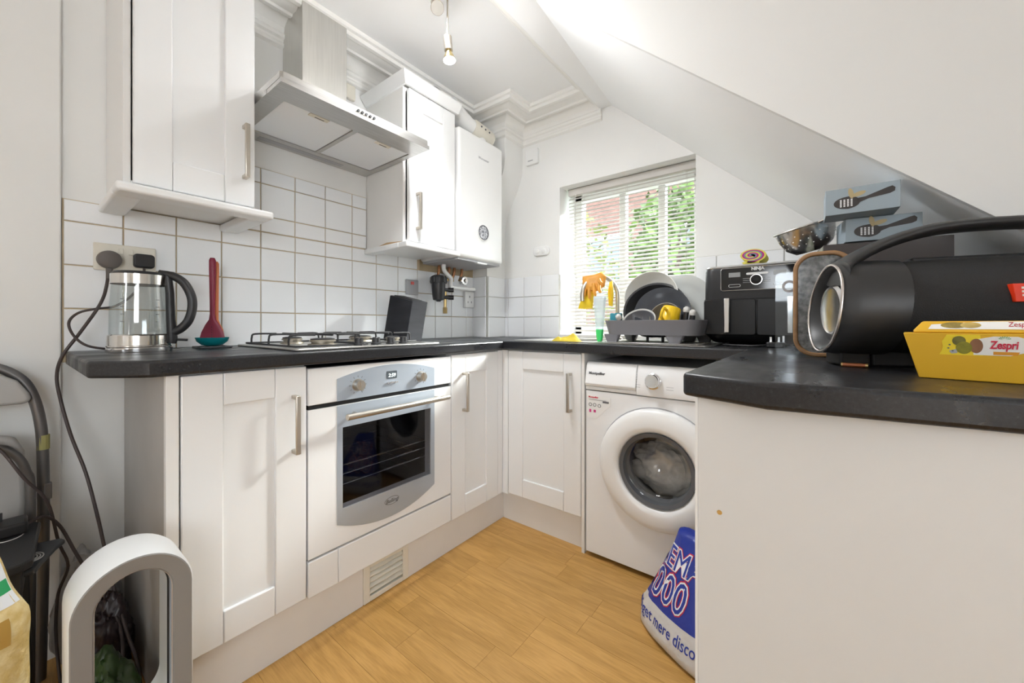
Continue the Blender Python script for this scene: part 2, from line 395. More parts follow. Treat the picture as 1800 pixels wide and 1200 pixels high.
# glossy tiles lining the lower reveal
MB().box(ox0-.0005, ox0+.006, WY+.005, yf0-.002, oz0+.005, 1.305).build('reveal_tile', M_TILE, wn, bevel=.001)

# ---- outside the window
hs = thing('brick_house', 'pink brick house with white framed windows seen through the slatted blind', 'house', (-2.6, 8.2, -3))
MB().box(-7.5, 2.2, 8.2, 9, -3, 4.6).build('wall', mat('distant_brick', (.20, .11, .09), .9, var=.25, vscale=9), hs)
for cx in (-5.2, -3.6, -2.0, -.5):
    for cz in (-.2, 2.3):
        w_ = MB().box(cx-.5, cx+.5, 8.12, 8.2, cz-.7, cz+.7).build('window', mat('distant_frame', (.42, .42, .42), .5), hs)
        MB().box(cx-.42, cx-.04, 8.10, 8.13, cz-.62, cz+.62).box(cx+.04, cx+.42, 8.10, 8.13, cz-.62, cz+.62).build('pane', mat('distant_pane', (.12, .15, .18), .1), w_)
struct(MB().box(-12, 8, 2.6, 14, -3.2, -3).build('garden_ground', mat('garden_grass', (.07, .12, .03), .9, var=.3)))
M_LEAF = mat('leaf_green', (.11, .20, .03), .5, var=.55, vscale=3)
M_LEAF2 = mat('leaf_yellow_green', (.2, .25, .045), .5, var=.4, vscale=3)
def tree(name, label, c, rx, rz, n, m, base):
    t = thing(name, label, 'tree', (c[0], c[1], base), group=None)
    mb = MB(); rnd = random.Random(n)
    for i in range(n):
        a = rnd.uniform(0, 2*PI); q = rnd.uniform(-1, 1); rr = rnd.uniform(.55, 1)
        s_ = math.sqrt(1-q*q); p = Vector((c[0]+rx*rr*s_*math.cos(a), c[1]+rx*rr*s_*math.sin(a), c[2]+rz*rr*q))
        d = Vector((rnd.uniform(-1, 1), rnd.uniform(-1, 1), rnd.uniform(-1, 1))).normalized(); e = d.orthogonal().normalized(); k = rnd.uniform(.05, .10)
        mb.add([p-d*k, p+e*k*.5, p+d*k, p-e*k*.5], [(0, 1, 2, 3)])
    mb.build('foliage', m, t)
    MB().tube([(c[0], c[1], base), (c[0]+.05, c[1], (base+c[2])/2), (c[0], c[1]-.05, c[2]+rz*.4)], [.12, .09, .03], 8).build('trunk', mat('bark', (.12, .08, .05), .9), t, smooth=60)
tree('garden_tree', 'dark green leafy tree outside right-hand window pane', (-1.30, 5.2, 1.75), .75, 1.15, 2600, M_LEAF, -3)
tree('garden_tree', 'sparse yellow-green sapling outside left-hand window pane', (-3.05, 6.0, 1.5), .75, 1.4, 420, M_LEAF2, -3)

# ---- venetian blind
bl = thing('venetian_blind', 'white slatted venetian blind hanging in the window recess', 'blind', (-.83, WY+.09, .94))
bx0, bx1 = ox0+.022, ox1-.012; by = WY+.085
MB().box(bx0, bx1, by-.018, by+.018, 1.80, 1.842).build('head_rail', M_BLIND, bl, bevel=.003)
sm = MB(); ns = 5
tilt = math.radians(33); arc = []
for i in range(ns+1):
    t = -.5+i/ns; arc.append((t*.026*math.cos(tilt), t*.026*math.sin(tilt)+.0022*(1-4*t*t)))
ringt = [(yy, zz+.0004) for yy, zz in arc] + [(yy, zz-.0004) for yy, zz in reversed(arc)]
L2 = (bx1-bx0)/2
sm.loft([[(-L2, yy, zz) for yy, zz in ringt], [(L2, yy, zz) for yy, zz in ringt]])
sme = sm.mesh('slat'); sme.materials.append(M_BLIND)
z = 1.783; k = 0
while z > .965:
    shared('slat', sme, ((bx0+bx1)/2-bl.location.x, by-bl.location.y, z-bl.location.z), bl, (random.uniform(-.06, .06), random.uniform(-.002, .002), 0)); z -= .0222
MB().box(bx0, bx1, by-.013, by+.013, .945, .957).build('bottom_rail', M_BLIND, bl, bevel=.003)
for cx in (bx0+.10, (bx0+bx1)/2, bx1-.05):
    for dy in (-.012, .012): MB().cyl((cx, by+dy, .95), (cx, by+dy, 1.80), .0009, n=6).build('ladder_cord', M_BLIND, bl)
MB().tube(bez([(bx0+.06, by-.03, 1.80), (bx0+.035, by-.032, 1.5), (bx0+.05, by-.03, 1.22), (bx0+.075, by-.03, 1.17), (bx0+.09, by-.028, 1.22)]), .0016, 6).build('pull_cord', M_WPLASTIC, bl)

# ================================================================== UNITS
def dbox(mb, ax, plane, a0, a1, d0, d1, z0, z1):
    return mb.box(plane+d0, plane+d1, a0, a1, z0, z1) if ax == 'x' else mb.box(a0, a1, plane-d1, plane-d0, z0, z1)
def dpt(ax, plane, a, d, z): return (plane+d, a, z) if ax == 'x' else (a, plane-d, z)
def handle(parent, ax, plane, a, z0, z1, name='handle'):
    mb = MB(); w = .007
    dbox(mb, ax, plane, a-w, a+w, .026, .034, z0, z1)
    dbox(mb, ax, plane, a-w, a+w, 0, .03, z0, z0+.012); dbox(mb, ax, plane, a-w, a+w, 0, .03, z1-.012, z1)
    return mb.build(name, M_NICKEL, parent, bevel=.0025)
def shaker(parent, ax, plane, a0, a1, z0, z1, st=.085, rail=.085, hd=None, m=None):
    mb = MB(); j = .0006; m = m or M_CAB
    dbox(mb, ax, plane, a0+.004, a1-.004, -.02, -.008, z0+.004, z1-.004)
    dbox(mb, ax, plane, a0, a0+st-j, -.02, 0, z0, z1); dbox(mb, ax, plane, a1-st+j, a1, -.02, 0, z0, z1)
    dbox(mb, ax, plane, a0+st, a1-st, -.02, 0, z0, z0+rail); dbox(mb, ax, plane, a0+st, a1-st, -.02, 0, z1-rail, z1)
    d = mb.build('door', m, parent, bevel=.003)
    if hd: handle(d, ax, plane, hd[0], hd[1], hd[2])
    return d
DX = -1.215; DYB = 1.505
def carcass(name, parent, ax, plane, depth, a0, a1, z0, z1, t=.016, m=M_CARC, top=True):
    mb = MB()
    dbox(mb, ax, plane, a0, a0+t, -depth, -.021, z0, z1); dbox(mb, ax, plane, a1-t, a1, -depth, -.021, z0, z1)
    dbox(mb, ax, plane, a0+t, a1-t, -depth, -.021, z0, z0+t); dbox(mb, ax, plane, a0+t, a1-t, -depth, -depth+.008, z0+t, z1)
    if top: dbox(mb, ax, plane, a0+t, a1-t, -depth, -.021, z1-t, z1)
    return mb.build(name, m, parent, bevel=.001)
# base cabinet beside the oven
c = thing('base_cabinet', 'narrow white shaker base cabinet left of the oven', 'cabinet', (-1.5, .40, .142))
carcass('body', c, 'x', DX, .565, .240, .548, .142, .866)
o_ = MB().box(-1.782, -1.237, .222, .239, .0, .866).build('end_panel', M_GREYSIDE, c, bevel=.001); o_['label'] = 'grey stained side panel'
MB().box(-1.237, -1.217, .222, .2465, .142, .866).build('edge_strip', M_CARC, c, bevel=.001)
shaker(c, 'x', DX, .250, .547, .15, .862, .087, .085, (.510, .607, .78))
# oven housing + filler panel
c = thing('oven_housing', 'white built-under oven housing with plain panel below the oven', 'cabinet', (-1.5, .85, .142))
mb = MB(); mb.box(-1.78, DX-.03, .549, .553, .142, .866); mb.box(-1.78, DX-.03, 1.147, 1.151, .142, .866); mb.box(-1.78, DX-.03, .553, 1.147, .245, .257); mb.build('body', M_CARC, c)
MB().box(DX-.02, DX, .552, .6485, .144, .256).box(DX-.02, DX, .6495, 1.148, .144, .256).build('filler_panel', M_CAB, c, bevel=.003)
# built-in oven
ov = thing('built_in_oven', 'white built-in electric oven with blue-grey steel panel and smoked glass door', 'oven', (-1.5, .85, .262))
y0, y1 = .552, 1.147
mb = MB(); mb.box(-1.74, DX-.03, y0+.012, y0+.03, .275, .85); mb.box(-1.74, DX-.03, y1-.03, y1-.012, .275, .85); mb.box(-1.74, -1.72, y0+.03, y1-.03, .275, .85); mb.box(-1.72, DX-.03, y0+.03, y1-.03, .275, .33); mb.box(-1.72, DX-.03, y0+.03, y1-.03, .70, .85)
mb.build('cavity', mat('oven_enamel_dark', (.035, .035, .04), .35), ov)
MB().box(DX-.03, DX, y0, y1, .738, .853).build('control_fascia', M_OVENWHITE, ov, bevel=.003)
gy0, gy1, gz0, gz1 = .662, 1.035, .382, .65
dm = MB(); dm.box(DX-.035, DX, y0, gy0, .264, .724); dm.box(DX-.035, DX, gy1, y1, .264, .724); dm.box(DX-.035, DX, gy0, gy1, .264, gz0); dm.box(DX-.035, DX, gy0, gy1, gz1, .724)
dr = dm.build('oven_door', M_OVENWHITE, ov)
MB().box(DX-.028, DX-.008, y0+.004, y1-.004, .722, .74).build('vent_slot', M_DARK, ov)
# curved steel surrounds
def arcpts(ya, yb, zs, zm, n=14): return [(ya+(yb-ya)*i/n, zs+(zm-zs)*(1-(2*i/n-1)**2)) for i in range(n+1)]
py0, py1 = .643, 1.055
up = [(py0, .739), (py1, .739)] + list(reversed(arcpts(py0, py1, .812, .843)))
MB().prism(up, 'x', DX-.001, DX+.0015).build('control_panel', M_OVENSTEEL, ov)
lo = arcpts(py0, py1, .335, .284)
sur = MB(); t1 = DX-.001; t2 = DX+.0015
sur.prism([(py0, gz1), (py1, gz1), (py1, .723), (py0, .723)], 'x', t1, t2); sur.prism([(py0, gz0), (gy0, gz0), (gy0, gz1), (py0, gz1)], 'x', t1, t2); sur.prism([(gy1, gz0), (py1, gz0), (py1, gz1), (gy1, gz1)], 'x', t1, t2)
sur.prism(lo + [(py1, gz0), (py0, gz0)], 'x', t1, t2)
su = sur.build('steel_surround', M_OVENSTEEL, dr)
MB().box(DX-.006, DX-.002, gy0, gy1, gz0, gz1).build('glass', M_OVENGLASS, dr)
for zz in (.44, .475, .505):
    s_ = MB(); s_.cyl((-1.27, gy0-.06, zz), (-1.27, gy1+.06, zz), .0035, n=8)
    s_.cyl((-1.66, gy0-.06, zz), (-1.66, gy1+.06, zz), .003, n=8)
    if zz != .475:
        for i in range(6):
            yy = gy0-.05+i*.09; s_.cyl((-1.27, yy, zz), (-1.66, yy, zz), .0016, n=6)
    s_.build('shelf_rack', M_CHROME, ov)
hb = MB().cyl((DX+.042, .655, .69), (DX+.042, 1.098, .69), .010, n=18).build('door_handle', M_CHROME if False else M_NICKEL, dr, smooth=40)
for hy in (.70, 1.06): MB().cyl((DX, hy, .69), (DX+.042, hy, .69), .006, n=12).build('handle_post', M_NICKEL, dr, smooth=40)
for ky in (.716, .983):
    kb = MB(); kb.cyl((DX, ky, .784), (DX+.004, ky, .784), .021, n=24); kb.cyl((DX+.004, ky, .784), (DX+.022, ky, .784), .019, .0165, n=24); kb.box(DX+.02, DX+.03, ky-.004, ky+.004, .767, .801)
    kb.build('control_knob', M_NICKEL, ov, smooth=35)
    tk = MB()
    for i in range(11):
        a = math.radians(-150+30*i); tk.M = Matrix.Translation((DX+.0016, ky+.029*math.sin(a), .784+.029*math.cos(a))) @ Matrix.Rotation(-a, 4, 'X'); tk.box(0, .0004, -.0006, .0006, -.003, .003)
    tk.build('dial_marks', M_PRINT, ov)
MB().prism(rrect(.850, .805, .022, .014, .003), 'x', DX, DX+.003).build('display', mat('lcd_grey', (.10, .12, .14), .15), ov)
text_obj('clock_digits', '2:59', .018, frame_x(DX+.0032, .850, .803), mat('lcd_digits', (.8, .9, .85), .5, emit=((.75, .9, .85), .6)), ov, shear=.15)
for i in range(5): MB().cyl((DX, .832+i*.0095, .7775), (DX+.009, .832+i*.0095, .7775), .0034, n=12).build('push_button', M_CHROME, ov, smooth=40)
text_obj('brand_lettering', 'Belling', .020, frame_x(DX+.0017, .851, .341), M_PRINT, dr, shear=.25)
el = [( .851+.030*math.cos(2*PI*i/28), .342+.0135*math.sin(2*PI*i/28)) for i in range(28)]
MB().tube([(DX+.0018, a, b) for a, b in el], .0007, 6, closed=True).build('brand_oval', M_PRINT, dr)
# corner cabinet (left run, right of the oven)
c = thing('corner_cabinet', 'white shaker corner base cabinet right of the oven', 'cabinet', (-1.5, 1.33, .142))
carcass('body', c, 'x', DX, .565, 1.152, 1.50, .142, .866)
shaker(c, 'x', DX, 1.153, 1.465, .142, .858, .085, .085, (1.222, .604, .777))
MB().box(DX-.02, DX-.002, 1.467, DYB-.001, .142, .862).build('corner_post', M_CAB, c, bevel=.002)
MB().box(DX-.012, -1.184, DYB+.002, DYB+.022, .142, .862).build('corner_filler', M_CAB, c)
# back run cabinet
c = thing('sink_cabinet', 'white shaker base cabinet under the sink beside washing machine', 'cabinet', (-.98, 1.78, .142))
carcass('body', c, 'y', DYB, .565, -1.195, -.776, .142, .866)
shaker(c, 'y', DYB, -1.181, -.779, .15, .860, .088, .087, (-.828, .604, .777))
MB().box(-.775, -.762, DYB-.001, WY-.01, .0, .866).build('end_panel', M_CARC, c)
# plinths
p1 = struct(MB().box(-1.255, -1.238, .24, .749, 0, .141).box(-1.255, -1.238, .941, 1.537, 0, .141).build('baseboard_left', M_PLINTH))
struct(MB().box(-1.238, -.764, 1.537, 1.554, 0, .141).build('baseboard_back', M_PLINTH))
MB().box(-1.268, -1.258, .75, .94, .004, .138).build('vent_backing', M_DARK, p1)
fr = MB(); fr.box(-1.254, -1.233, .750, .775, .002, .139); fr.box(-1.254, -1.233, .915, .940, .002, .139); fr.box(-1.254, -1.233, .775, .915, .002, .02); fr.box(-1.254, -1.233, .775, .915, .122, .139)
fr.build('vent_frame', M_CREAMPL, p1, bevel=.002)
for i in range(5):
    s_ = MB(); s_.M = Matrix.Translation((-1.243, .845, .033+i*.0195)) @ Matrix.Rotation(math.radians(35), 4, 'Y'); s_.box(-.009, .009, -.07, .07, -.004, .004); s_.build('vent_slat', M_CREAMPL, p1, bevel=.001)

# ---- worktops
def worktop(name, label, poly, loc):
    o = MB().prism(poly, 'z', WT-.040, WT).build(name, M_WT, None, bevel=.007, seg=3, origin=loc)
    return tag(o, label, 'worktop')
XF, YF = -1.195, 1.485
worktop('worktop', 'black speckled laminate worktop along left wall under kettle and hob', [(WX+.002, .096), (-1.29, .100), (-1.205, .176), (XF, .19), (XF, YF-.001), (WX+.002, WY-.192)], (-1.5, .8, WT-.04))
def plate_hole(mb, outer, inner, z0, z1):
    for z_ in (z0, z1):
        bm = bmesh.new(); E_ = []
        for loop in (outer, inner):
            V_ = [bm.verts.new((x_, y_, z_)) for x_, y_ in loop]
            E_ += [bm.edges.new((V_[i], V_[(i+1) % len(V_)])) for i in range(len(V_))]
        bmesh.ops.triangle_fill(bm, use_beauty=True, use_dissolve=False, edges=E_)
        bm.verts.index_update(); mb.add([tuple(v.co) for v in bm.verts], [tuple(v.index for v in f_.verts) for f_ in bm.faces]); bm.free()
    for loop in (outer, inner):
        n_ = len(loop)
        for i in range(n_):
            a, b_ = loop[i], loop[(i+1) % n_]; mb.quad((*a, z0), (*b_, z0), (*b_, z1), (*a, z1))
    return mb
SINK = rrect(-.96, 1.785, .168, .152, .03)
mbw = plate_hole(MB(), [(-1.657, WY-.005), (-1.657, 1.889), (WX+.003, 1.888), (XF+.001, YF), (-.157, YF), (.56, YF), (.56, WY-.005)], SINK, WT-.04, WT)
ow = mbw.build('worktop', M_WT, None, origin=(-.6, 1.78, WT-.04))
bmw = bmesh.new(); bmw.from_mesh(ow.data); bmesh.ops.remove_doubles(bmw, verts=bmw.verts, dist=1e-5); bmesh.ops.recalc_face_normals(bmw, faces=bmw.faces); bmw.to_mesh(ow.data); bmw.free()
fin(ow, None, .006, 3)
tag(ow, 'black laminate worktop under the window around the sink', 'worktop')
pn = worktop('worktop', 'black laminate peninsula worktop nearest the camera under speaker', [(-.158, YF-.001), (-.171, .708), (-.046, .656), (.30, .694), (.56, .73), (.56, YF-.001)], (.2, 1.1, WT-.04))
# pale peninsula end panel
c = thing('peninsula_unit', 'cream peninsula end panel below the near black worktop', 'panel', (.23, 1.0, 0))
MB().box(-.147, .56, .71, .728, .0, .866).build('end_panel', M_PEN, c, bevel=.001)
MB().box(-.151, -.147, .7095, .73, .0, .866).build('edge_strip', M_WPLASTIC, c)
MB().box(-.150, -.134, .73, 1.48, .0, .866).build('side_panel', M_CARC, c)
o_ = MB(); o_.lathe([(.0035, 0), (.0035, .001), (.002, .0018)], 10); o_.M = Matrix.Identity(4)
hole = MB(); hole.M = Matrix.Translation((-.114, .7098, .680)) @ Matrix.Rotation(PI/2, 4, 'X'); hole.lathe([(.004, 0), (.0035, .0012), (.001, .0015)], 10); hole.build('screw_cap', mat('rusty_cap', (.62, .36, .10), .6), c)

# ---- washing machine
wm = thing('washing_machine', 'white front-loading washing machine with laundry inside under worktop', 'washing machine', (-.455, 1.8, 0))
wx0, wx1, wy = -.752, -.160, 1.50
cy, cz = -.452, .437  # drum centre
mb = MB(); mb.box(wx0, wx0+.012, wy+.02, 2.04, .02, .83); mb.box(wx1-.012, wx1, wy+.02, 2.04, .02, .83); mb.box(wx0+.012, wx1-.012, wy+.02, 2.04, .82, .83); mb.box(wx0+.012, wx1-.012, wy+.02, 2.04, .02, .03); mb.box(wx0+.012, wx1-.012, 2.03, 2.04, .03, .82); mb.build('cabinet_body', M_OVENWHITE, wm)
# front sheet with a round hole
N = 48; R0 = .172
outer = []; inner = []
for i in range(N):
    a = 2*PI*i/N; inner.append((cy+R0*math.cos(a), cz+R0*math.sin(a)))
    ca, sa = math.cos(a), math.sin(a); k = min((wx1-cy)/ca if ca > 1e-6 else (wx0-cy)/ca if ca < -1e-6 else 9, (.708-cz)/sa if sa > 1e-6 else (.02-cz)/sa if sa < -1e-6 else 9)
    outer.append((cy+k*ca, cz+k*sa))
cn = [(wx1, .708), (wx0, .708), (wx0, .02), (wx1, .02)]
for c_ in cn:
    i = min(range(N), key=lambda q: (outer[q][0]-c_[0])**2+(outer[q][1]-c_[1])**2); outer[i] = c_
mb = MB(); mb.loft([[(a, wy, b) for a, b in inner], [(a, wy, b) for a, b in outer], [(a, wy+.019, b) for a, b in outer], [(a, wy+.019, b) for a, b in inner]], closed=True)
mb.build('front_panel', M_OVENWHITE, wm, bevel=.002)
fa = MB().prism([(wy+.019, .83), (wy+.019, .712), (wy-.008, .712), (wy-.012, .735), (wy+.004, .815), (wy+.012, .83)], 'x', -.531, wx1); fa.build('control_fascia', M_OVENWHITE, wm, bevel=.003)
dw = MB().prism([(wy+.019, .83), (wy+.019, .728), (wy-.006, .728), (wy-.013, .740), (wy+.004, .815), (wy+.012, .83)], 'x', wx0, -.533).prism([(wy+.019, .727), (wy+.019, .712), (wy-.002, .712), (wy-.002, .727)], 'x', wx0, -.533).build('detergent_drawer', M_OVENWHITE, wm, bevel=.003)
# door ring: lathe about -y axis
def ylathe(mb, prof, c, n=48):
    mb.M = Matrix.Translation(c) @ Matrix.Rotation(PI/2, 4, 'X'); mb.lathe(prof, n, cap0=False, cap1=False); mb.M = Matrix.Identity(4); return mb
ringp = [(.142, -.02), (.226, -.0), (.230, .003), (.229, .018), (.222, .027), (.205, .033), (.168, .038), (.152, .034), (.142, .022), (.142, -.02)]
dr = ylathe(MB(), ringp, (cy, wy, cz)).build('door', M_WPLASTIC, wm, smooth=50)
ylathe(MB(), [(.2315, -.0005), (.2345, -.0005), (.2345, .0008), (.2315, .0008), (.2315, -.0005)], (cy, wy, cz)).build('door_gap', M_GREYPL, dr)
ylathe(MB(), [(.142, .022), (.140, .030), (.126, .026), (.120, .004), (.120, -.03), (.142, -.03)], (cy, wy, cz)).build('door_seal', mat('dark_grey_seal', (.10, .105, .115), .35), dr, smooth=40)
ylathe(MB(), [(.1205, .008), (.10, .0), (.092, -.05), (.07, -.075), (.0, -.085)], (cy, wy, cz)).build('door_glass', glassy('drum_glass', (.93, .94, .95), .07), dr, smooth=60)
ylathe(MB(), [(.172, -.02), (.172, -.36), (.0, -.36)], (cy, wy, cz)).build('drum', mat('drum_steel', (.5, .5, .5), .35, .9), wm, smooth=50)
lm = MB(); lm.M = Matrix.Translation((cy+.01, wy+.20, cz-.045))
ld = bmesh.new(); bmesh.ops.create_icosphere(ld, subdivisions=5, radius=1)
vs_ = []
for v in ld.verts:
    p = v.co; k = 1+.35*noise.noise(p*2.2)+.22*abs(noise.noise(p*5.1+Vector((3, 1, 2))))+.07*noise.noise(p*12)
    X_, Z_ = p.x*.155*k, p.z*.105*k-.05; rr = math.hypot(X_, Z_); q_ = min(1, .166/max(rr, 1e-6)); vs_.append((X_*q_-.01, p.y*.09*k, Z_*q_+.045))
lm.add(vs_, [tuple(q.index for q in f_.verts) for f_ in ld.faces]); ld.free()
lo_ = lm.build('laundry', mat('cream_laundry', (.80, .75, .68), .9, var=.3, vscale=14), None, smooth=180, origin=(cy, wy+.20, cz-.13))
tag(lo_, 'crumpled cream laundry inside the washing machine drum', 'laundry')
kx, kz = -.466, .771; ky_ = wy-.006
kn = MB(); kn.M = Matrix.Translation((kx, ky_, kz)) @ Matrix.Rotation(PI/2-.18, 4, 'X'); kn.lathe([(.031, 0), (.031, .006), (.027, .008), (.0255, .022), (.023, .025), (0, .025)], 32); kn.build('programme_knob', M_CHROME, wm, smooth=35)
text_obj('brand_lettering', 'Montpellier', .0155, frame_y(-.700, wy-.0045, .784) @ Matrix.Rotation(-.2, 4, 'X'), M_PRINT, wm, bold=.0004)
mk = MB()
for sx_ in (-1, 1):
    for i in range(7): mk.box(kx+sx_*.062-.013, kx+sx_*.062+.013, wy-.0105+.0022*i, wy-.009+.0022*i, .744+i*.0095, .7455+i*.0095)
mk.build('programme_marks', mat('pale_print', (.45, .45, .46), .6), wm)
st = MB().prism([(-.745, .595), (-.705, .592), (-.640, .655), (-.640, .686), (-.745, .690)], 'y', wy-.0012, wy+.0002).build('energy_sticker', mat('sticker_white', (.86, .86, .85), .4), wm)
text_obj('sticker_heading', 'Montpellier', .0095, frame_y(-.717, wy-.0016, .682), mat('print_red', (.65, .02, .06), .5), st, bold=.0003)
ic = MB()
for a, b in ((-.731, .650), (-.711, .650), (-.690, .648)): ic.M = Matrix.Translation((a, wy-.0016, b)) @ Matrix.Rotation(PI/2, 4, 'X'); ic.lathe([(.0055, 0), (.0075, 0), (.0075, .0006), (.0055, .0006)], 16, cap0=False, cap1=False)
ic.M = Matrix.Identity(4); ic.box(-.738, -.66, wy-.0018, wy-.0012, .671, .6722); ic.box(-.675, -.648, wy-.0018, wy-.0012, .662, .669); ic.build('sticker_icons', M_PRINT, st)
MB().box(-.736, -.727, wy-.0018, wy-.0012, .617, .630).box(-.716, -.706, wy-.0018, wy-.0012, .618, .629).build('sticker_icons_pink', mat('print_pink', (.62, .05, .25), .5), st)
for sx_ in (wx0+.05, wx1-.05): MB().cyl((sx_, wy+.06, 0), (sx_, wy+.06, .022), .02, n=14).build('foot', M_BLACK, wm)
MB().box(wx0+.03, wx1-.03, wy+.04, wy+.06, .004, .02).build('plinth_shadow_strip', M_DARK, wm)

# ---- upper left cabinet
c = thing('wall_cabinet', 'white shaker wall cabinet at upper left above the kettle', 'cabinet', (-1.63, .34, 1.345))
carcass('body', c, 'x', -1.465, .322, .182, .499, 1.374, 2.12)
shaker(c, 'x', -1.465, .2005, .492, 1.380, 2.11, .083, .085, (.462, 1.466, 1.641))
pe = MB(); pe.box(-1.505, -1.436, .163, .541, 1.346, 1.372); pe.box(-1.786, -1.505, .163, .225, 1.346, 1.372); pe.box(-1.786, -1.505, .48, .541, 1.346, 1.372)
pe.build('light_pelmet', M_CAB, c, bevel=.008, seg=3)
# ---- upper right cabinet
c = thing('wall_cabinet', 'white shaker wall cabinet right of the cooker hood beside boiler', 'cabinet', (-1.63, 1.26, 1.35))
carcass('body', c, 'x', -1.465, .322, 1.101, 1.424, 1.374, 2.098)
shaker(c, 'x', -1.465, 1.122, 1.414, 1.380, 2.092, .083, .085, (1.165, 1.438, 1.612))
pe = MB(); pe.box(-1.50, -1.44, 1.086, 1.43, 1.346, 1.372); pe.box(-1.786, -1.50, 1.086, 1.14, 1.346, 1.372); pe.box(-1.786, -1.50, 1.14, 1.424, 1.362, 1.372)
pe.build('light_pelmet', M_CAB, c, bevel=.008, seg=3)
cp = sweep([(-1.785, 1.101), (-1.465, 1.101), (-1.465, 1.43)], [(0, 2.095), (.008, 2.097), (.012, 2.105), (.03, 2.125), (.036, 2.14), (0, 2.14)])
cp.build('cornice_moulding', M_CAB, c, smooth=30)
o_ = MB().prism([(-1.70, 1.372), (-1.49, 1.373), (-1.49, 1.377), (-1.61, 1.385)], 'y', 1.0995, 1.1012).build('peeled_edge', mat('bare_chipboard', (.50, .33, .18), .9), c)
sd = MB(); sd.M = Matrix.Translation((-1.575, 1.375, 2.198)) @ Matrix.Rotation(PI/2, 4, 'Y'); sd.lathe([(.056, 0), (.056, .014), (.048, .022), (.015, .025), (0, .025)], 28)
tag(sd.build('smoke_alarm', mat('alarm_grey', (.50, .50, .51), .4), None, smooth=40, origin=(-1.575, 1.375, 2.142)), 'round grey alarm standing on edge on top of right wall cabinet', 'alarm')

# ---- boiler
b = thing('wall_boiler', 'white wall-hung gas boiler with round gauge in the corner', 'boiler', (-1.63, 1.62, 1.352))
MB().box(-1.785, -1.462, 1.438, 1.812, 1.352, 2.05).build('casing', M_WPLASTIC, b, bevel=.018, seg=4)
gm = MB(); gm.M = Matrix.Translation((-1.462, 1.63, 1.512)) @ Matrix.Rotation(PI/2, 4, 'Y'); gm.lathe([(.047, -.002), (.047, .004), (.041, .005), (.040, .001), (0, .001)], 36)
gm.build('gauge_bezel', M_WPLASTIC, b, smooth=30)
gm = MB(); gm.M = Matrix.Translation((-1.4600, 1.63, 1.512)) @ Matrix.Rotation(PI/2, 4, 'Y'); gm.lathe([(.040, 0), (.040, .002), (0, .0022)], 36)
gm.build('gauge_dial', mat('marbled_dial', (.75, .75, .78), .25, col2=(.06, .06, .08), vscale=70), b)
gm = MB(); gm.M = Matrix.Translation((-1.458, 1.63, 1.512)) @ Matrix.Rotation(PI/2, 4, 'Y'); gm.lathe([(.038, 0), (.042, 0), (.042, .003), (.038, .003), (.038, 0)], 36, cap0=False, cap1=False)
gm.build('gauge_rim', M_PRINT, b)
text_obj('brand_lettering', 'Worcester', .020, frame_x(-1.4615, 1.635, 1.93), mat('logo_grey', (.42, .42, .44), .4), b, shear=.2)
MB().box(-1.77, -1.48, 1.45, 1.80, 1.340, 1.352).build('base_plate', M_GREYPL, b)
MB().box(-1.50, -1.475, 1.60, 1.68, 1.336, 1.344).build('base_clip', M_WPLASTIC, b)
# flue
fm = MB(); fm.M = Matrix.Identity(4)
fm.tube([(-1.56, 1.70, 2.045), (-1.56, 1.70, 2.075), (-1.56, 1.70, 2.10)], .045, 20)
fm.build('flue_collar', M_WPLASTIC, b, smooth=40)
MB().tube([(-1.555, 1.455, 2.188), (-1.555, 1.54, 2.158), (-1.555, 1.60, 2.142), (-1.555, 1.625, 2.138)], [.056, .050, .046, .046], 22).build('flue_elbow', M_WPLASTIC, b, smooth=40)
MB().tube([(-1.555, 1.626, 2.138), (-1.555, 1.64, 2.136), (-1.555, 1.75, 2.126), (-1.555, 1.79, 2.122)], [.046, .055, .054, .050], 24).build('flue_cap', M_CREAMPL, b, smooth=40)
for i in range(3): MB().cyl((-1.505, 1.66+.035*i, 2.140-.004*i), (-1.497, 1.66+.035*i, 2.141-.004*i), .005, n=8).build('flue_screw', M_PRINT, b)

# ================================================================== COOKER HOOD, HOB
hd = thing('cooker_hood', 'stainless steel chimney cooker hood above the gas hob', 'cooker hood', (-1.6, .80, 1.743))
hy0, hy1, hx0, hx1 = .503, 1.094, -1.787, -1.29
mb = MB(); fr_ = [(hx0, hy0), (hx1-.008, hy0), (hx1, hy0+.008), (hx1, hy1-.012), (hx1-.012, hy1), (hx0, hy1)]
mb.prism(fr_, 'z', 1.757, 1.778)
for b in ((hx0, -1.706, hy0, hy1), (-1.398, hx1, hy0+.001, hy1-.001), (-1.706, -1.398, hy0, .556), (-1.706, -1.398, 1.069, hy1)): mb.box(*b, 1.743, 1.758)
mb.box(-1.706, -1.398, .806, .823, 1.744, 1.758)
mb.build('canopy', M_STEEL, hd)
cy0, cy1, cx1 = .706, .894, -1.604
MB().box(hx0, cx1, cy0, cy1, 1.778, 2.305).build('chimney', M_STEELV, hd, bevel=.002)
M_FILT = mat('filter_mesh', (.90, .92, .95), .4, 0., bump=.25, bscale=900)
for a, b_ in ((.557, .805), (.824, 1.068)):
    fp = MB().box(-1.705, -1.399, a, b_, 1.747, 1.756).build('grease_filter', M_FILT, hd, bevel=.002)
    cc = (a+b_)/2
    l = MB().box(-1.425, -1.403, cc-.035, cc+.035, 1.743, 1.7475).build('filter_latch', M_CREAMPL, fp, bevel=.001)
    MB().box(-1.420, -1.415, cc-.014, cc+.02, 1.7425, 1.7435).build('latch_slot', M_PRINT, fp)
for i in range(5): MB().cyl((hx1-.001, .762+i*.0162, 1.765), (hx1+.004, .762+i*.0162, 1.765), .0048, n=14).build('push_button', M_BLACK, hd, smooth=40)
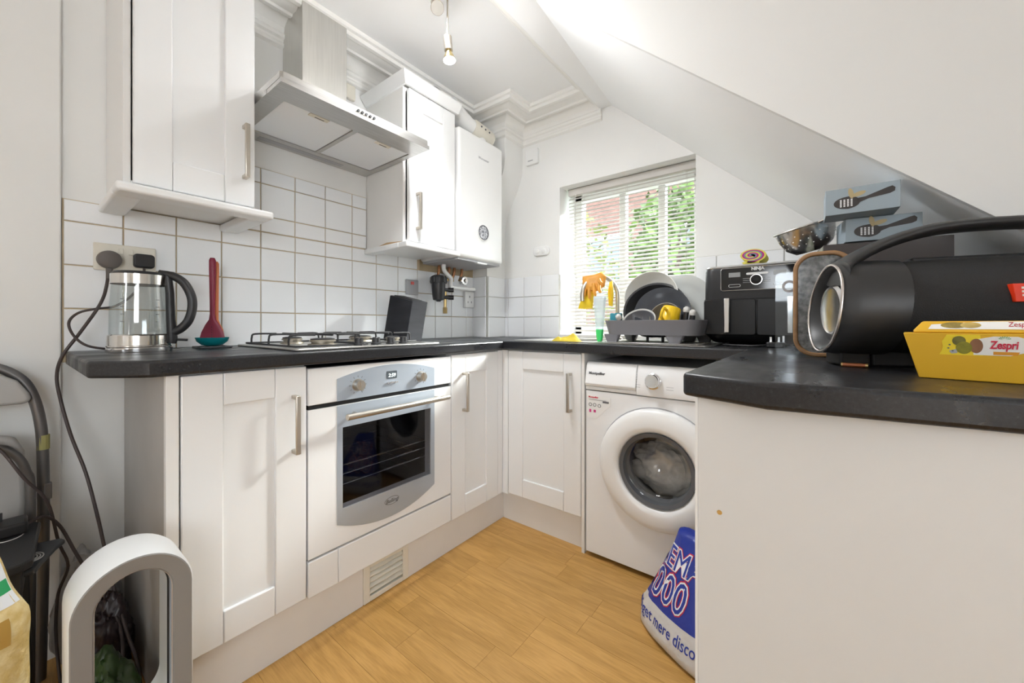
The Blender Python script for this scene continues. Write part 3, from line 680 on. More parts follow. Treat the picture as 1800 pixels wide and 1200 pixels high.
MB().box(-1.765, -1.735, .60, .95, 1.7415, 1.744).build('lamp_strip', M_GREYPL, hd)

hb = thing('gas_hob', 'four-burner gas hob with black pan supports set in the worktop', 'hob', (-1.48, .81, WT))
MB().prism(rrect(-1.478, .81, .252, .29, .015), 'z', WT+.0005, WT+.008).build('hob_plate', M_STEEL, hb, bevel=.003)
burn = [(-1.375, .675, .043), (-1.61, .67, .036), (-1.60, .955, .048), (-1.40, .985, .03)]
for bx_, by_, r_ in burn:
    b_ = MB(); b_.lathe([(r_*1.15, .008), (r_*1.1, .014), (r_*.85, .016), (r_*.85, .021), (r_, .022), (r_, .027), (r_*.9, .029), (0, .029)], 28, (bx_, by_, WT)); b_.build('burner', mat('burner_alloy', (.42, .38, .31), .45, .7, var=.4, vscale=40), hb, smooth=35)
    MB().lathe([(r_*.92, .0291), (r_*.92, .032), (r_*.6, .0345), (0, .035)], 28, (bx_, by_, WT)).build('burner_cap', M_BLACKM, hb, smooth=35)
def grate(x0, x1, y0, y1):
    m_ = MB(); h = WT+.047; r = .0034
    zb_ = WT+.012
    m_.tube([(x0, y0, zb_), (x1, y0, zb_), (x1, y1, zb_), (x0, y1, zb_)], r, 8, closed=True)
    for fx in (.12, .5, .88):
        xx = x0+(x1-x0)*fx; 
        m_.tube(bez([(xx, y0, zb_), (xx, y0+.001, h-.012), (xx, y0+.012, h), (xx, y0+.085, h)], 4), r, 8)
        m_.tube(bez([(xx, y1, zb_), (xx, y1-.001, h-.012), (xx, y1-.012, h), (xx, y1-.085, h)], 4), r, 8)
    m_.tube([(x0+.01, (y0+y1)/2, h), (x1-.01, (y0+y1)/2, h)], r, 8)
    return m_.build('pan_support', M_BLACKM, hb, smooth=50)
grate(-1.705, -1.285, .545, .795); grate(-1.705, -1.36, .815, 1.075)
for ky in (.762, .832, .897, .955):
    MB().lathe([(.019, .008), (.019, .013), (.0155, .015), (.014, .033), (.012, .035), (0, .035)], 22, (-1.285, ky, WT)).build('hob_knob', M_BLACK, hb, smooth=35)

# ================================================================== LEFT WALL FITTINGS
def plate(name, label, y0, y1, z0, z1, extra=None, m=M_CREAMPL, d=.010, x=WX+.0095):
    t = thing(name, label, 'socket' if 'socket' in name else 'switch', (x, (y0+y1)/2, z0))
    MB().box(x, x+d, y0, y1, z0, z1).build('face_plate', m, t, bevel=.003)
    return t
t = plate('wall_socket', 'cream double wall socket above the kettle with two plugs in', .152, .298, 1.163, 1.249)
for yy in (.213, .236): MB().box(WX+.019, WX+.0225, yy-.0055, yy+.0055, 1.218, 1.236).build('rocker_switch', M_CREAMPL, t, bevel=.001)
t = plate('wall_switch', 'steel fused switch with red light beside the boiler filter', 1.335, 1.42, 1.158, 1.243, m=M_GREYPL)
MB().box(WX+.019, WX+.023, 1.366, 1.386, 1.215, 1.232).build('rocker_switch', mat('red_neon', (.75, .12, .1), .3), t)
t = plate('wall_socket', 'white single wall socket low in the boiler corner', 1.79, 1.872, 1.10, 1.205, m=M_WPLASTIC, d=.022)
MB().box(WX+.031, WX+.033, 1.812, 1.816, 1.13, 1.142).box(WX+.031, WX+.033, 1.843, 1.847, 1.13, 1.142).box(WX+.031, WX+.033, 1.827, 1.832, 1.165, 1.178).build('pin_slot', M_PRINT, t)
t = plate('wall_socket', 'white high-level socket between hood chimney and wall cabinet', .955, 1.032, 2.095, 2.165, m=M_CREAMPL, d=.02, x=WX)
# plugs
pg = thing('power_plug', 'grey round power plug in left half of double socket', 'plug', (-1.76, .186, 1.195))
k = MB(); k.M = Matrix.Translation((WX+.0195, .186, 1.196)) @ Matrix.Rotation(PI/2, 4, 'Y'); k.lathe([(.027, 0), (.029, .006), (.027, .026), (.022, .03), (0, .031)], 28); k.build('plug_body', mat('grey_rubber', (.13, .115, .105), .6), pg, smooth=40)
MB().tube([(WX+.03, .186, 1.172), (WX+.032, .184, 1.150), (WX+.04, .181, 1.133)], [.009, .0065, .0045], 12).build('strain_relief', mat('grey_rubber'), pg, smooth=50)
cab1 = [[-1.750, .181, 1.133], [-1.723, .175, 1.105], [-1.700, .166, 1.07], [-1.689, .150, 1.03], [-1.70, .119, .965], [-1.706, .086, .899], [-1.718, .076, .842], [-1.711, .082, .776], [-1.689, .101, .669], [-1.656, .127, .562], [-1.616, .145, .451], [-1.584, .157, .359], [-1.527, .172, .243], [-1.456, .185, .164], [-1.392, .20, .088], [-1.316, .19, .02], [-1.22, .16, .009], [-1.13, .13, .01]]
MB().tube(bez(cab1, 6), .0042, 8).build('cord', mat('dark_cable', (.055, .04, .038), .5), pg, smooth=60)
pg = thing('power_plug', 'black three-pin power plug in right half of double socket', 'plug', (-1.76, .265, 1.198))
MB().prism(rrect(.266, 1.201, .026, .023, .01), 'x', WX+.0195, WX+.042).build('plug_body', M_BLACK, pg, bevel=.005)
MB().tube(bez([(WX+.034, .266, 1.178), (WX+.035, .263, 1.15), (WX+.03, .24, 1.09), (WX+.036, .20, 1.05), (-1.712, .155, 1.038), (-1.716, .12, 1.026), (-1.706, .100, 1.003), (-1.693, .099, .977), (-1.667, .112, .946), (-1.64, .135, .926), (-1.665, .185, .9135)], 6), .0034, 8).build('cord', mat('dark_cable'), pg, smooth=60)

# ---- kettle
KX, KY = -1.612, .236
kt = thing('electric_kettle', 'glass electric kettle with black handle on steel power base', 'kettle', (KX, KY, WT))
MB().lathe([(.074, .0005), (.075, .004), (.075, .014), (.071, .017), (0, .017)], 40, (KX, KY, WT)).build('power_base', M_CHROME, kt, smooth=35)
MB().lathe([(.0745, .0175), (.0745, .020), (.0725, .022), (.0715, .05), (.067, .054), (0, .054)], 40, (KX, KY, WT)).build('steel_foot', mat('polished_steel', (.70, .68, .65), .14, 1.), kt, smooth=35)
MB().lathe([(.068, .052), (.0685, .06), (.067, .14), (.063, .205), (.0615, .205), (.0655, .14), (.067, .06), (.0665, .053)], 40, (KX, KY, WT), False, False).build('glass_jug', glassy('kettle_glass', (.93, .95, .95), .10), kt, smooth=50)
MB().lathe([(.0655, .203), (.0655, .232), (.062, .234), (.0615, .203)], 40, (KX, KY, WT), False, False).build('steel_collar', mat('polished_steel'), kt, smooth=35)
MB().lathe([(.062, .226), (.0635, .235), (.058, .241), (.02, .245), (0, .245)], 40, (KX, KY, WT)).build('lid', M_BLACK, kt, smooth=40)
hdir = Vector((.50, .866, 0)); 
def kp(r, z): return (KX+hdir.x*r, KY+hdir.y*r, WT+z)
MB().tube(bez([kp(.045, .241), kp(.075, .236), kp(.105, .215), kp(.124, .175), kp(.127, .135), kp(.117, .095), kp(.098, .070), kp(.078, .058)], 6), [.011]*6+[.0125]*37, 12).build('handle', M_BLACK, kt, smooth=60)
MB().tube([kp(.066, .235), kp(.071, .18), kp(.073, .1), kp(.077, .035), kp(.076, .024)], [.010, .011, .0115, .013, .011], 12).build('handle_spine', M_BLACK, kt, smooth=60)
MB().cyl(kp(.085, .036), kp(.115, .034), .004, n=10).build('switch_lever', M_BLACK, kt)
mk = MB()
for s_ in (-.045, .03):
    for i in range(4): mk.box(KX+.0675-abs(s_)*.5, KX+.0685-abs(s_)*.5, KY+s_-.004, KY+s_+.004, WT+.09+i*.022, WT+.092+i*.022)
mk.build('level_marks', M_PRINT, kt)
# ---- utensil rest
ur = thing('utensil_rest', 'dark slate coaster under the red serving spoon', 'coaster', (-1.672, .43, WT))
MB().prism(rrect(-1.672, .43, .048, .048, .008), 'z', WT+.0005, WT+.007).build('mat', mat('slate', (.05, .055, .06), .5), ur, bevel=.002)
sp = thing('teal_bowl_spoon', 'teal bowl-shaped ladle rest standing on the slate coaster', 'ladle', (-1.672, .43, WT+.007))
MB().lathe([(.018, .001), (.03, .004), (.044, .016), (.049, .030), (.0475, .030), (.042, .018), (.028, .008), (0, .006)], 32, (-1.672, .43, WT+.007)).build('bowl', mat('teal_nylon', (.0, .22, .25), .4), sp, smooth=50)
sp = thing('serving_spatula', 'dark red slotted serving spoon standing upright beside kettle', 'spatula', (-1.672, .43, WT+.018))
vr = Vector((.62, .785, 0))   # facing the room
def sq(a, z, d=0): return (-1.672+vr.x*a+.785*d, .43+vr.y*a-.62*d, WT+z)
rings = []
for a, z_, t in ((.038, .018, .003), (.040, .03, .003), (.034, .055, .003), (.022, .082, .0035), (.011, .10, .005), (.008, .12, .006), (.0085, .17, .006), (.0095, .22, .006), (.0105, .28, .007), (.0105, .31, .007), (.007, .319, .005)):
    rings.append([sq(a*math.cos(2*PI*i/14), z_, t*math.sin(2*PI*i/14)) for i in range(14)])
MB().loft(rings).build('spoon_body', mat('burgundy_nylon', (.22, .008, .035), .42), sp, smooth=60)
sl_ = MB()
for i in range(6): sl_.M = Matrix.Translation(sq(0, .028+i*.009, .0035)) ; sl_.lathe([(.0012, -.0012), (.0016, 0), (.0012, .0012)], 8)
sl_.build('slot_row', M_DARK, sp)
rg = []
for a, z_, t in ((.022, .02, .003), (.026, .04, .003), (.022, .065, .003), (.012, .085, .004), (.007, .1, .005), (.008, .2, .005), (.009, .30, .005), (.005, .308, .004)):
    rg.append([sq(.006+a*math.cos(2*PI*i/12), z_, -.013+t*math.sin(2*PI*i/12)) for i in range(12)])
sp2 = MB().loft(rg).build('slotted_turner', mat('orange_nylon', (.55, .16, .05), .45), None, smooth=60, origin=(-1.68, .44, WT+.02))
tag(sp2, 'orange turner nested behind the dark red serving spoon', 'spatula')
# ---- knife block
kb = thing('knife_block', 'black slanted empty knife block leaning right of the hob', 'knife block', (-1.60, 1.19, WT))
rg = []
A = [(-1.665, 1.115), (-1.485, 1.115), (-1.485, 1.21), (-1.665, 1.21)]
rg.append([(x_, y_, WT+.001) for x_, y_ in A]); dz = [.232, .195, .195, .232]
rg.append([(x_-.02, y_+.055, WT+h) for (x_, y_), h in zip(A, dz)])
MB().loft(rg).build('block_body', mat('black_stained_wood', (.022, .023, .028), .75, spec=.25, var=.3, vscale=8, stretch=(1, 1, 6)), kb, bevel=.003)
rt = [(-1.675, 1.19, WT+.2335), (-1.53, 1.19, WT+.2035), (-1.53, 1.248, WT+.2035), (-1.675, 1.248, WT+.2335)]
MB().loft([[(a, b, c_-.02) for a, b, c_ in rt], rt]).build('slot_insert', M_DARK, kb)
# ---- boiler pipework and filter
M_COPPER = mat('dull_copper', (.50, .24, .12), .4, .9, var=.4, vscale=30)
M_BRASS = mat('brass_fitting', (.55, .40, .18), .35, .9)
bb = MB().box(WX+.004, WX+.0065, 1.44, 1.884, 1.253, 1.40).build('bare_board', mat('bare_plaster', (.55, .44, .28), .9, var=.35, vscale=9), wl)
t = thing('boiler_pipework', 'copper and white plastic pipes dropping from the boiler base', 'pipes', (-1.72, 1.62, 1.2))
for py_, xx, z_ in ((1.545, -1.735, 1.20), (1.625, -1.735, 1.27), (1.665, -1.73, 1.262), (1.735, -1.735, 1.265)):
    MB().tube(bez([(xx, py_, 1.342), (xx, py_-.003, 1.31), (xx-.01, py_-.014, z_)], 5), .0085, 10).build('copper_pipe', M_COPPER, t, smooth=50)
MB().tube(bez([(-1.68, 1.53, 1.345), (-1.68, 1.532, 1.31), (-1.68, 1.56, 1.283), (-1.685, 1.592, 1.265), (-1.69, 1.595, 1.24), (-1.69, 1.595, 1.215)], 5), .0125, 12).build('condensate_pipe', M_WPLASTIC, t, smooth=50)
MB().cyl((-1.69, 1.585, 1.212), (-1.69, 1.80, 1.212), .0125, n=14).build('waste_pipe', M_WPLASTIC, t, smooth=40)
for py_ in (1.625, 1.665): MB().cyl((-1.74, py_-.014, 1.285), (-1.74, py_-.014, 1.255), .014, n=6).build('compression_nut', M_BRASS, t)
MB().cyl((-1.70, 1.56, 1.20), (-1.70, 1.56, 1.08), .009, n=10).cyl((-1.70, 1.56, 1.09), (-1.70, 1.56, 1.055), .013, n=8).build('drain_valve', M_BRASS, t)
pgm = MB(); pgm.M = Matrix.Translation((-1.715, 1.715, 1.262)) @ Matrix.Rotation(PI/2, 4, 'Y'); pgm.lathe([(.028, 0), (.028, .022), (.025, .026), (.022, .026), (.013, .028), (.010, .04), (0, .04)], 28)
pgm.build('pressure_gauge', M_CHROME, t, smooth=35)
t = thing('system_filter', 'black magnetic heating filter canister under the wall boiler', 'filter', (-1.69, 1.50, 1.12))
MB().lathe([(.012, -.006), (.014, 0), (.032, .004), (.036, .03), (.040, .10), (.040, .108)], 28, (-1.69, 1.50, 1.128)).build('canister', M_BLACK, t, smooth=40)
MB().lathe([(.046, .1), (.047, .108), (.047, .13), (.044, .138), (.03, .146), (0, .147)], 28, (-1.69, 1.50, 1.128)).build('lid', M_BLACK, t, smooth=35)
for i in range(10):
    a = 2*PI*i/10; MB().cyl((-1.69+.047*math.cos(a), 1.50+.047*math.sin(a), 1.232), (-1.69+.047*math.cos(a), 1.50+.047*math.sin(a), 1.262), .004, n=6).build('lid_rib', M_BLACK, t)
for z_ in (1.195, 1.15):
    MB().cyl((-1.69, 1.53, z_), (-1.69, 1.575, z_), .011, n=12).cyl((-1.69, 1.575, z_), (-1.67, 1.60, z_), .014, n=12).build('valve', M_BLACK, t)

# ---- back wall devices
t = thing('room_sensor', 'small white square sensor box high on back wall', 'sensor', (-1.43, WY, 2.03))
MB().prism(rrect(-1.424, 2.085, .048, .052, .012), 'y', WY-.022, WY).build('case', M_WPLASTIC, t, bevel=.004)
MB().box(-1.45, -1.412, WY-.0235, WY-.021, 2.056, 2.062).build('grille_slot', M_GREYPL, t)
t = thing('door_contact', 'white oval twin-button switch left of the window', 'switch', (-1.355, WY, 1.44))
MB().prism(rrect(-1.355, 1.462, .062, .030, .029, 8), 'y', WY-.014, WY).build('case', M_WPLASTIC, t, bevel=.004)
for xx in (-1.385, -1.335):
    k = MB(); k.M = Matrix.Translation((xx, WY-.014, 1.462)) @ Matrix.Rotation(PI/2, 4, 'X'); k.lathe([(.017, 0), (.017, .003), (.013, .005), (0, .005)], 20); k.build('button', M_WPLASTIC, t, smooth=40)

# ---- ceiling spotlight bar
sp = thing('ceiling_spotlight', 'brushed nickel ceiling spotlight with adjustable bulbs', 'light', (-1.03, .905, CZ))
LX, LY = -1.215, 1.10
MB().tube([(-1.135, 1.055, 2.290), (-.93, .76, 2.290)], .008, 10).build('bar', M_NICKEL, sp, smooth=50)
MB().lathe([(.05, 0), (.05, -.014), (.02, -.018), (.008, -.020)], 24, (-1.03, .905, CZ)).build('ceiling_rose', M_NICKEL, sp, smooth=35)
M_BULB = glassy('bulb_glass', (.95, .93, .88), .35)
def spot(p, aim, rod, watt, fill_watt=0):
    p = Vector(p); d = Vector(aim).normalized()
    q = Matrix.Translation(p) @ d.to_track_quat('Z', 'Y').to_matrix().to_4x4()
    MB().tube([rod, tuple((Vector(rod)+p)/2), tuple(p)], .0035, 8).build('arm', M_NICKEL, sp, smooth=50)
    k = MB(); k.M = q; k.lathe([(.006, -.012), (.017, -.008), (.017, .048), (.015, .05)], 20); h_ = k.build('lamp_head', M_NICKEL, sp, smooth=35)
    k = MB(); k.M = q; k.lathe([(.012, .05), (.014, .058), (.024, .082), (.0255, .086)], 24, cap0=False, cap1=False); k.build('bulb_reflector', mat('reflector_gold', (.75, .60, .30), .15, 1.), h_, smooth=50)
    k = MB(); k.M = q; k.lathe([(.0245, .0855), (.0245, .088), (0, .090)], 24); k.build('bulb_lens', mat('lit_lens', (.35, .34, .32), .15, emit=((1, .95, .85), .10)), h_, smooth=50)
    l = bpy.data.lights.new('spot_bulb', 'SPOT'); l.energy = watt; l.color = (.97, .985, 1.0); l.shadow_soft_size = .03; l.spot_size = math.radians(170); l.spot_blend = 1
    lo = bpy.data.objects.new('spot_bulb', l); COL.objects.link(lo); lo.location = q @ Vector((0, 0, .1)); lo.rotation_euler = (-d).to_track_quat('Z', 'Y').to_euler()
    if fill_watt:   # extra point light added below the bulb to brighten the ceiling
        l2 = bpy.data.lights.new('ceiling_fill', 'POINT'); l2.energy = fill_watt; l2.color = (.97, .985, 1.0); l2.shadow_soft_size = .03
        lo2 = bpy.data.objects.new('ceiling_fill', l2); COL.objects.link(lo2); lo2.location = q @ Vector((0, 0, .13))
spot((-1.130, 1.050, 2.122), (.10, .02, -1), (-1.130, 1.050, 2.290), 3.2, .95)
spot((-1.192, 1.040, 2.292), (.55, -.35, -.75), (-1.115, 1.03, 2.288), 8.5)
spot((-.96, .83, 2.25), (.1, .45, -.9), (-.95, .79, 2.288), 7)

# ================================================================== SINK AREA
sk = thing('kitchen_sink', 'stainless steel inset sink and drainer below the window', 'sink', (-.75, 1.78, WT))
SIN = rrect(-.96, 1.785, .160, .144, .028)
mb = plate_hole(MB(), rrect(-.735, 1.785, .46, .235, .03), SIN, WT+.0006, WT+.0035); mb.build('rim_and_drainer', M_STEEL, sk)
mb = MB(); mb.loft([[(x_, y_, WT+.003) for x_, y_ in SIN], [(x_, y_, WT-.12) for x_, y_ in rrect(-.96, 1.785, .15, .134, .03)], [(x_, y_, WT-.15) for x_, y_ in rrect(-.96, 1.785, .12, .10, .04)]], cap0=False); mb.build('bowl', M_STEEL, sk, smooth=40)
for i in range(7): MB().box(-.74+.0, -.33, 1.62+i*.05-.006, 1.62+i*.05+.006, WT+.0035, WT+.0055).build('drainer_ridge', M_STEEL, sk, bevel=.001)
tp = thing('swan_neck_tap', 'brushed steel swan-neck tap behind the sink with rubber gloves over it', 'tap', (-.80, 1.965, WT))
MB().lathe([(.026, .004), (.026, .012), (.018, .016), (.016, .05), (.0125, .055)], 24, (-.80, 1.965, WT)).build('tap_base', M_NICKEL, tp, smooth=35)
neck = [(-.80, 1.965, WT+.05), (-.80, 1.965, WT+.2)] + [(-.80-.085*(1-math.cos(a))*.76, 1.965-.085*(1-math.cos(a))*.9, WT+.235+.10*math.sin(a)) for a in [i*PI/10 for i in range(0, 11)]] + [(-.929, 1.812, WT+.205)]
MB().tube(bez(neck, 3), .0115, 14).build('spout', M_NICKEL, tp, smooth=60)
MB().cyl((-.80, 1.965, WT+.065), (-.765, 1.94, WT+.085), .006, n=10).build('lever', M_NICKEL, tp, smooth=40)
def drape(name, pts, th, m, parent, seed=0):
    """closed outline (x,z) in a plane facing the room at y(x), puffed to a soft sheet"""
    cx = sum(p[0] for p in pts)/len(pts); cz_ = sum(p[2] for p in pts)/len(pts); cy_ = sum(p[1] for p in pts)/len(pts)
    rg = []
    for s_, o_ in ((1, 0), (.86, -1), (.45, -1.35), (.05, -1.4)): rg.append([(cx+(p[0]-cx)*s_, cy_+(p[1]-cy_)*s_+o_*th*(1+.6*noise.noise(Vector(p)*40+Vector((seed, 0, 0)))), cz_+(p[2]-cz_)*s_) for p in pts])
    bk = []
    for s_, o_ in ((.05, 1.0), (.6, 1.0), (.9, .7)): bk.append([(cx+(p[0]-cx)*s_, cy_+(p[1]-cy_)*s_+o_*th, cz_+(p[2]-cz_)*s_) for p in pts])
    return MB().loft(bk+rg).build(name, m, parent, smooth=70)
YG = mat('yellow_rubber', (.78, .55, .02), .5); OG = mat('orange_rubber', (.80, .36, .05), .5, var=.2, vscale=20)
gl = thing('rubber_glove', 'yellow rubber glove hanging cuff-down over the tap spout', 'glove', (-.91, 1.86, 1.07))
drape('cuff', [(-.945, 1.85, 1.235), (-.93, 1.85, 1.17), (-.948, 1.84, 1.12), (-.968, 1.84, 1.075), (-.93, 1.84, 1.070), (-.885, 1.84, 1.072), (-.882, 1.85, 1.14), (-.882, 1.86, 1.2), (-.89, 1.86, 1.238)], .010, YG, gl)
gl = thing('rubber_glove', 'orange rubber glove folded over top of the tap', 'glove', (-.88, 1.85, 1.15))
pa = drape('palm', [(-.942, 1.835, 1.243), (-.935, 1.825, 1.19), (-.905, 1.825, 1.165), (-.86, 1.835, 1.16), (-.822, 1.85, 1.185), (-.818, 1.86, 1.235), (-.84, 1.855, 1.262), (-.88, 1.845, 1.25)], .011, OG, gl, 3)
for i, (x_, l_, dx) in enumerate(((-.918, .05, -.004), (-.896, .062, .002), (-.872, .05, .012), (-.845, .035, .014), (-.83, -.04, -.01))):
    z_ = 1.185
    MB().tube(bez([(x_, 1.828, z_+.015), (x_+dx*.5, 1.820, z_-l_*.5), (x_+dx, 1.823, z_-l_)], 4), [.010, .010, .0095, .0095, .009, .009, .008, .007, .004], 10).build('finger', OG, gl, smooth=60)
gl = thing('rubber_glove', 'pale yellow glove tail behind right side of the tap', 'glove', (-.79, 1.9, 1.08))
drape('cuff', [(-.828, 1.93, 1.23), (-.84, 1.93, 1.16), (-.835, 1.93, 1.09), (-.812, 1.93, 1.085), (-.808, 1.93, 1.15), (-.812, 1.93, 1.22)], .005, YG, gl, 5)
# washing-up bottle
bo = thing('washing_up_bottle', 'clear upturned washing-up bottle with green liquid beside dish rack', 'bottle', (-.765, 1.665, WT+.004))
def ob(rx, ry, z_, n=24): return [(-.765+rx*math.cos(2*PI*i/n), 1.665+ry*math.sin(2*PI*i/n), WT+.004+z_) for i in range(n)]
MB().loft([ob(.018, .012, .055), ob(.021, .014, .08), ob(.026, .017, .14), ob(.030, .019, .19), ob(.031, .02, .205), ob(.029, .018, .209)]).build('clear_body', glassy('clear_bottle', (.90, .95, .97), .07, .30, (.80, .88, .92)), bo, smooth=50)
MB().loft([ob(.011, .011, .0005), ob(.012, .012, .004), ob(.016, .012, .02), ob(.0185, .0125, .052), ob(.0185, .0125, .0555)]).build('green_cap', mat('green_liquid', (.05, .62, .16), .3), bo, smooth=50)
cl = MB(); n_ = 18; g_ = []
for i in range(n_):
    for j in range(n_):
        u_, v_ = i/(n_-1), j/(n_-1); h_ = .010+.022*max(0, noise.noise(Vector((u_*3.1, v_*3.3, 4.2))))+.028*math.exp(-((u_-.75)**2+(v_-.5)**2)*18)
        g_.append((-.965+.135*u_+.008*noise.noise(Vector((v_*4, 1, 2))), 1.565+.055*v_+.01*noise.noise(Vector((u_*4, 7, 2))), WT+.0045+h_*(1-abs(2*u_-1)**6)*(1-abs(2*v_-1)**6)))
fc = [(i*n_+j, (i+1)*n_+j, (i+1)*n_+j+1, i*n_+j+1) for i in range(n_-1) for j in range(n_-1)]
bt = [(x_, y_, WT+.004) for x_, y_, z_ in g_]
cl.add(g_+bt, fc+[tuple(n_*n_+k for k in reversed(f_)) for f_ in fc]+[(a, b_, n_*n_+b_, n_*n_+a) for a, b_ in [(j, j+1) for j in range(n_-1)]+[(n_*(n_-1)+j, n_*(n_-1)+j+1) for j in range(n_-1)]+[(i*n_, (i+1)*n_) for i in range(n_-1)]+[(i*n_+n_-1, (i+1)*n_+n_-1) for i in range(n_-1)]])
tag(cl.build('dish_cloth', mat('yellow_cloth', (.80, .62, .06), .8, var=.25, vscale=14), None, smooth=70, origin=(-.9, 1.59, WT+.004)), 'crumpled yellow dish cloth on the sink edge under gloves', 'cloth')

# ---- dish rack
rk = thing('dish_rack', 'grey plastic dish drainer rack on the sink drainer', 'dish rack', (-.522, 1.75, WT+.006))
M_RACK = mat('rack_grey', (.19, .185, .20), .5)
ro = lambda hx, hy, z_: [(x_, y_, z_) for x_, y_ in rrect(-.522, 1.745, hx, hy, .045, 6)]
MB().loft([ro(.188, .135, .945), ro(.202, .148, 1.007), ro(.197, .143, 1.008), ro(.184, .131, .951)]).build('tray', M_RACK, rk, smooth=40)
for sx_ in (-.165, .10, .165):
    for sy_ in (-.115, .115):
        if sx_ == .165 and sy_ < 0: continue
        k = MB(); cx_, cy_ = -.522+sx_, 1.745+sy_
        k.loft([[(x_, y_, WT+.0062) for x_, y_ in rrect(cx_, cy_, .022, .014, .006)], [(x_, y_, .947) for x_, y_ in rrect(cx_, cy_, .036, .018, .008)]]); k.build('foot', M_RACK, rk, smooth=40)
for i in range(4): MB().cyl((-.62+i*.065, 1.70, WT+.0065), (-.62+i*.065, 1.70, .947), .006, n=10).build('peg', M_BLACKM, rk)
def dish(name, label, cat, prof, c, tx, tz, m, m2=None):
    """lathe whose axis (opening) points to -y, tilted; tx leans back, tz turns"""
    t = thing(name, label, cat, c)
    k = MB(); k.M = Matrix.Translation(c) @ Matrix.Rotation(tz, 4, 'Z') @ Matrix.Rotation(PI/2+tx, 4, 'X'); k.lathe(prof, 44)
    k.build('dish_body', m, t, smooth=40)
    return t, k.M
M_CER = mat('cream_ceramic', (.80, .79, .74), .25); M_DKG = mat('dark_glaze', (.035, .04, .05), .22); M_NS = mat('nonstick_black', (.02, .02, .022), .4)
def plate_prof(r, d=.02): return [(0, -d), (r*.6, -d), (r*.72, -d*.7), (r, -.004), (r, 0), (r*.98, 0), (r*.70, -d*.7+.004), (r*.6, -d+.004), (0, -d+.004)]
dish('serving_bowl', 'large cream serving bowl standing at back of dish rack', 'bowl', [(0, -.07), (.06, -.069), (.10, -.04), (.122, -.004), (.122, 0), (.119, 0), (.097, -.036), (.058, -.064), (0, -.065)], (-.572, 1.788, 1.118), -.2, .05, M_CER)
dish('dinner_plate', 'pale grey dinner plate leaning behind cream bowl on right', 'plate', plate_prof(.135), (-.455, 1.868, 1.085), -.10, .05, mat('pale_grey_ceramic', (.66, .68, .66), .25))
pt, PM = dish('frying_pan', 'black round pan standing rim-forward in dish rack', 'pan', [(0, -.045), (.105, -.045), (.135, -.003), (.140, 0), (.138, .002), (.130, 0), (.102, -.041), (0, -.041)], (-.545, 1.765, 1.058), -.45, .12, M_NS)
dish('dinner_plate', 'dark blue-black dinner plate standing inside the black pan', 'plate', plate_prof(.118), (-.505, 1.735, 1.045), -.35, .1, M_DKG)
dish('side_bowl', 'grey-brown bowl standing behind the yellow mug', 'bowl', [(0, -.04), (.03, -.04), (.055, -.015), (.066, 0), (.063, 0), (.052, -.014), (.028, -.035), (0, -.035)], (-.485, 1.712, 1.022), -.3, 0, mat('taupe_glaze', (.20, .18, .15), .3))
tb, TM = dish('cereal_bowl', 'white cereal bowl tipped forward at front of rack', 'bowl', [(0, -.055), (.032, -.054), (.060, -.025), (.072, 0), (.070, .001), (.057, -.024), (.030, -.049), (0, -.05)], (-.585, 1.672, 1.008), -.75, 0, mat('white_glaze', (.84, .84, .82), .2))
k = MB(); k.M = TM; k.lathe([(0, -.048), (.029, -.047), (.055, -.0235), (.066, -.004), (.064, -.003), (.052, -.022), (.027, -.044), (0, -.045)], 40); k.build('inner_glaze', mat('dark_inner_glaze', (.10, .10, .11), .3), tb, smooth=40)
mg = thing('yellow_mug', 'bright yellow mug lying tipped in the dish rack', 'mug', (-.45, 1.645, .99))
k = MB(); k.M = Matrix.Translation((-.452, 1.662, 1.022)) @ Matrix.Rotation(math.radians(12), 4, 'Y') @ Matrix.Rotation(math.radians(-14), 4, 'X'); k.lathe([(.040, -.045), (.041, -.04), (.036, .036), (.033, .04), (0, .041)], 32, cap0=False)
k.lathe([(.037, -.045), (.038, -.04), (.033, .034), (0, .036)], 32, cap0=False); k.build('mug_body', mat('yellow_glaze', (.85, .55, .01), .25), mg, smooth=40)
h_ = MB(); h_.M = k.M; h_.tube(bez([(-.012, -.037, .02), (-.014, -.066, .015), (-.014, -.068, -.015), (-.012, -.039, -.025)], 5), .006, 10); h_.build('mug_handle', mat('yellow_glaze'), mg, smooth=60)
cu = thing('teal_cup', 'small teal cup upside down at left end of rack', 'cup', (-.685, 1.665, .955))
MB().lathe([(.031, 0), (.031, .002), (.027, .084), (.024, .088), (0, .088)], 28, (-.685, 1.665, .953)).build('cup_body', mat('teal_glaze', (.02, .21, .27), .3), cu, smooth=40)
def cutl(name, label, p, d):
    t = thing(name, label, 'utensil', p); p = Vector(p); d = Vector(d).normalized()
    MB().tube([p, p+d*.05, p+d*.075], [.007, .010, .010], 12).build('black_grip', M_BLACK, t, smooth=50)
    MB().tube([p+d*.075, p+d*.082, p+d*.092, p+d*.098], [.012, .0135, .0125, .005], 14).build('white_end', mat('speckled_white', (.72, .71, .68), .5, var=.3, vscale=90), t, smooth=60)
cutl('kitchen_utensil', 'white-tipped black handle upright at right end of rack', (-.395, 1.665, .965), (.10, .02, 1))
cutl('kitchen_utensil', 'lower white-tipped black handle nearest the air fryer', (-.368, 1.655, .952), (.10, -.05, 1))
cutl('kitchen_utensil', 'white-tipped handle beside the teal cup in rack', (-.645, 1.66, .955), (-.05, -.45, .6))

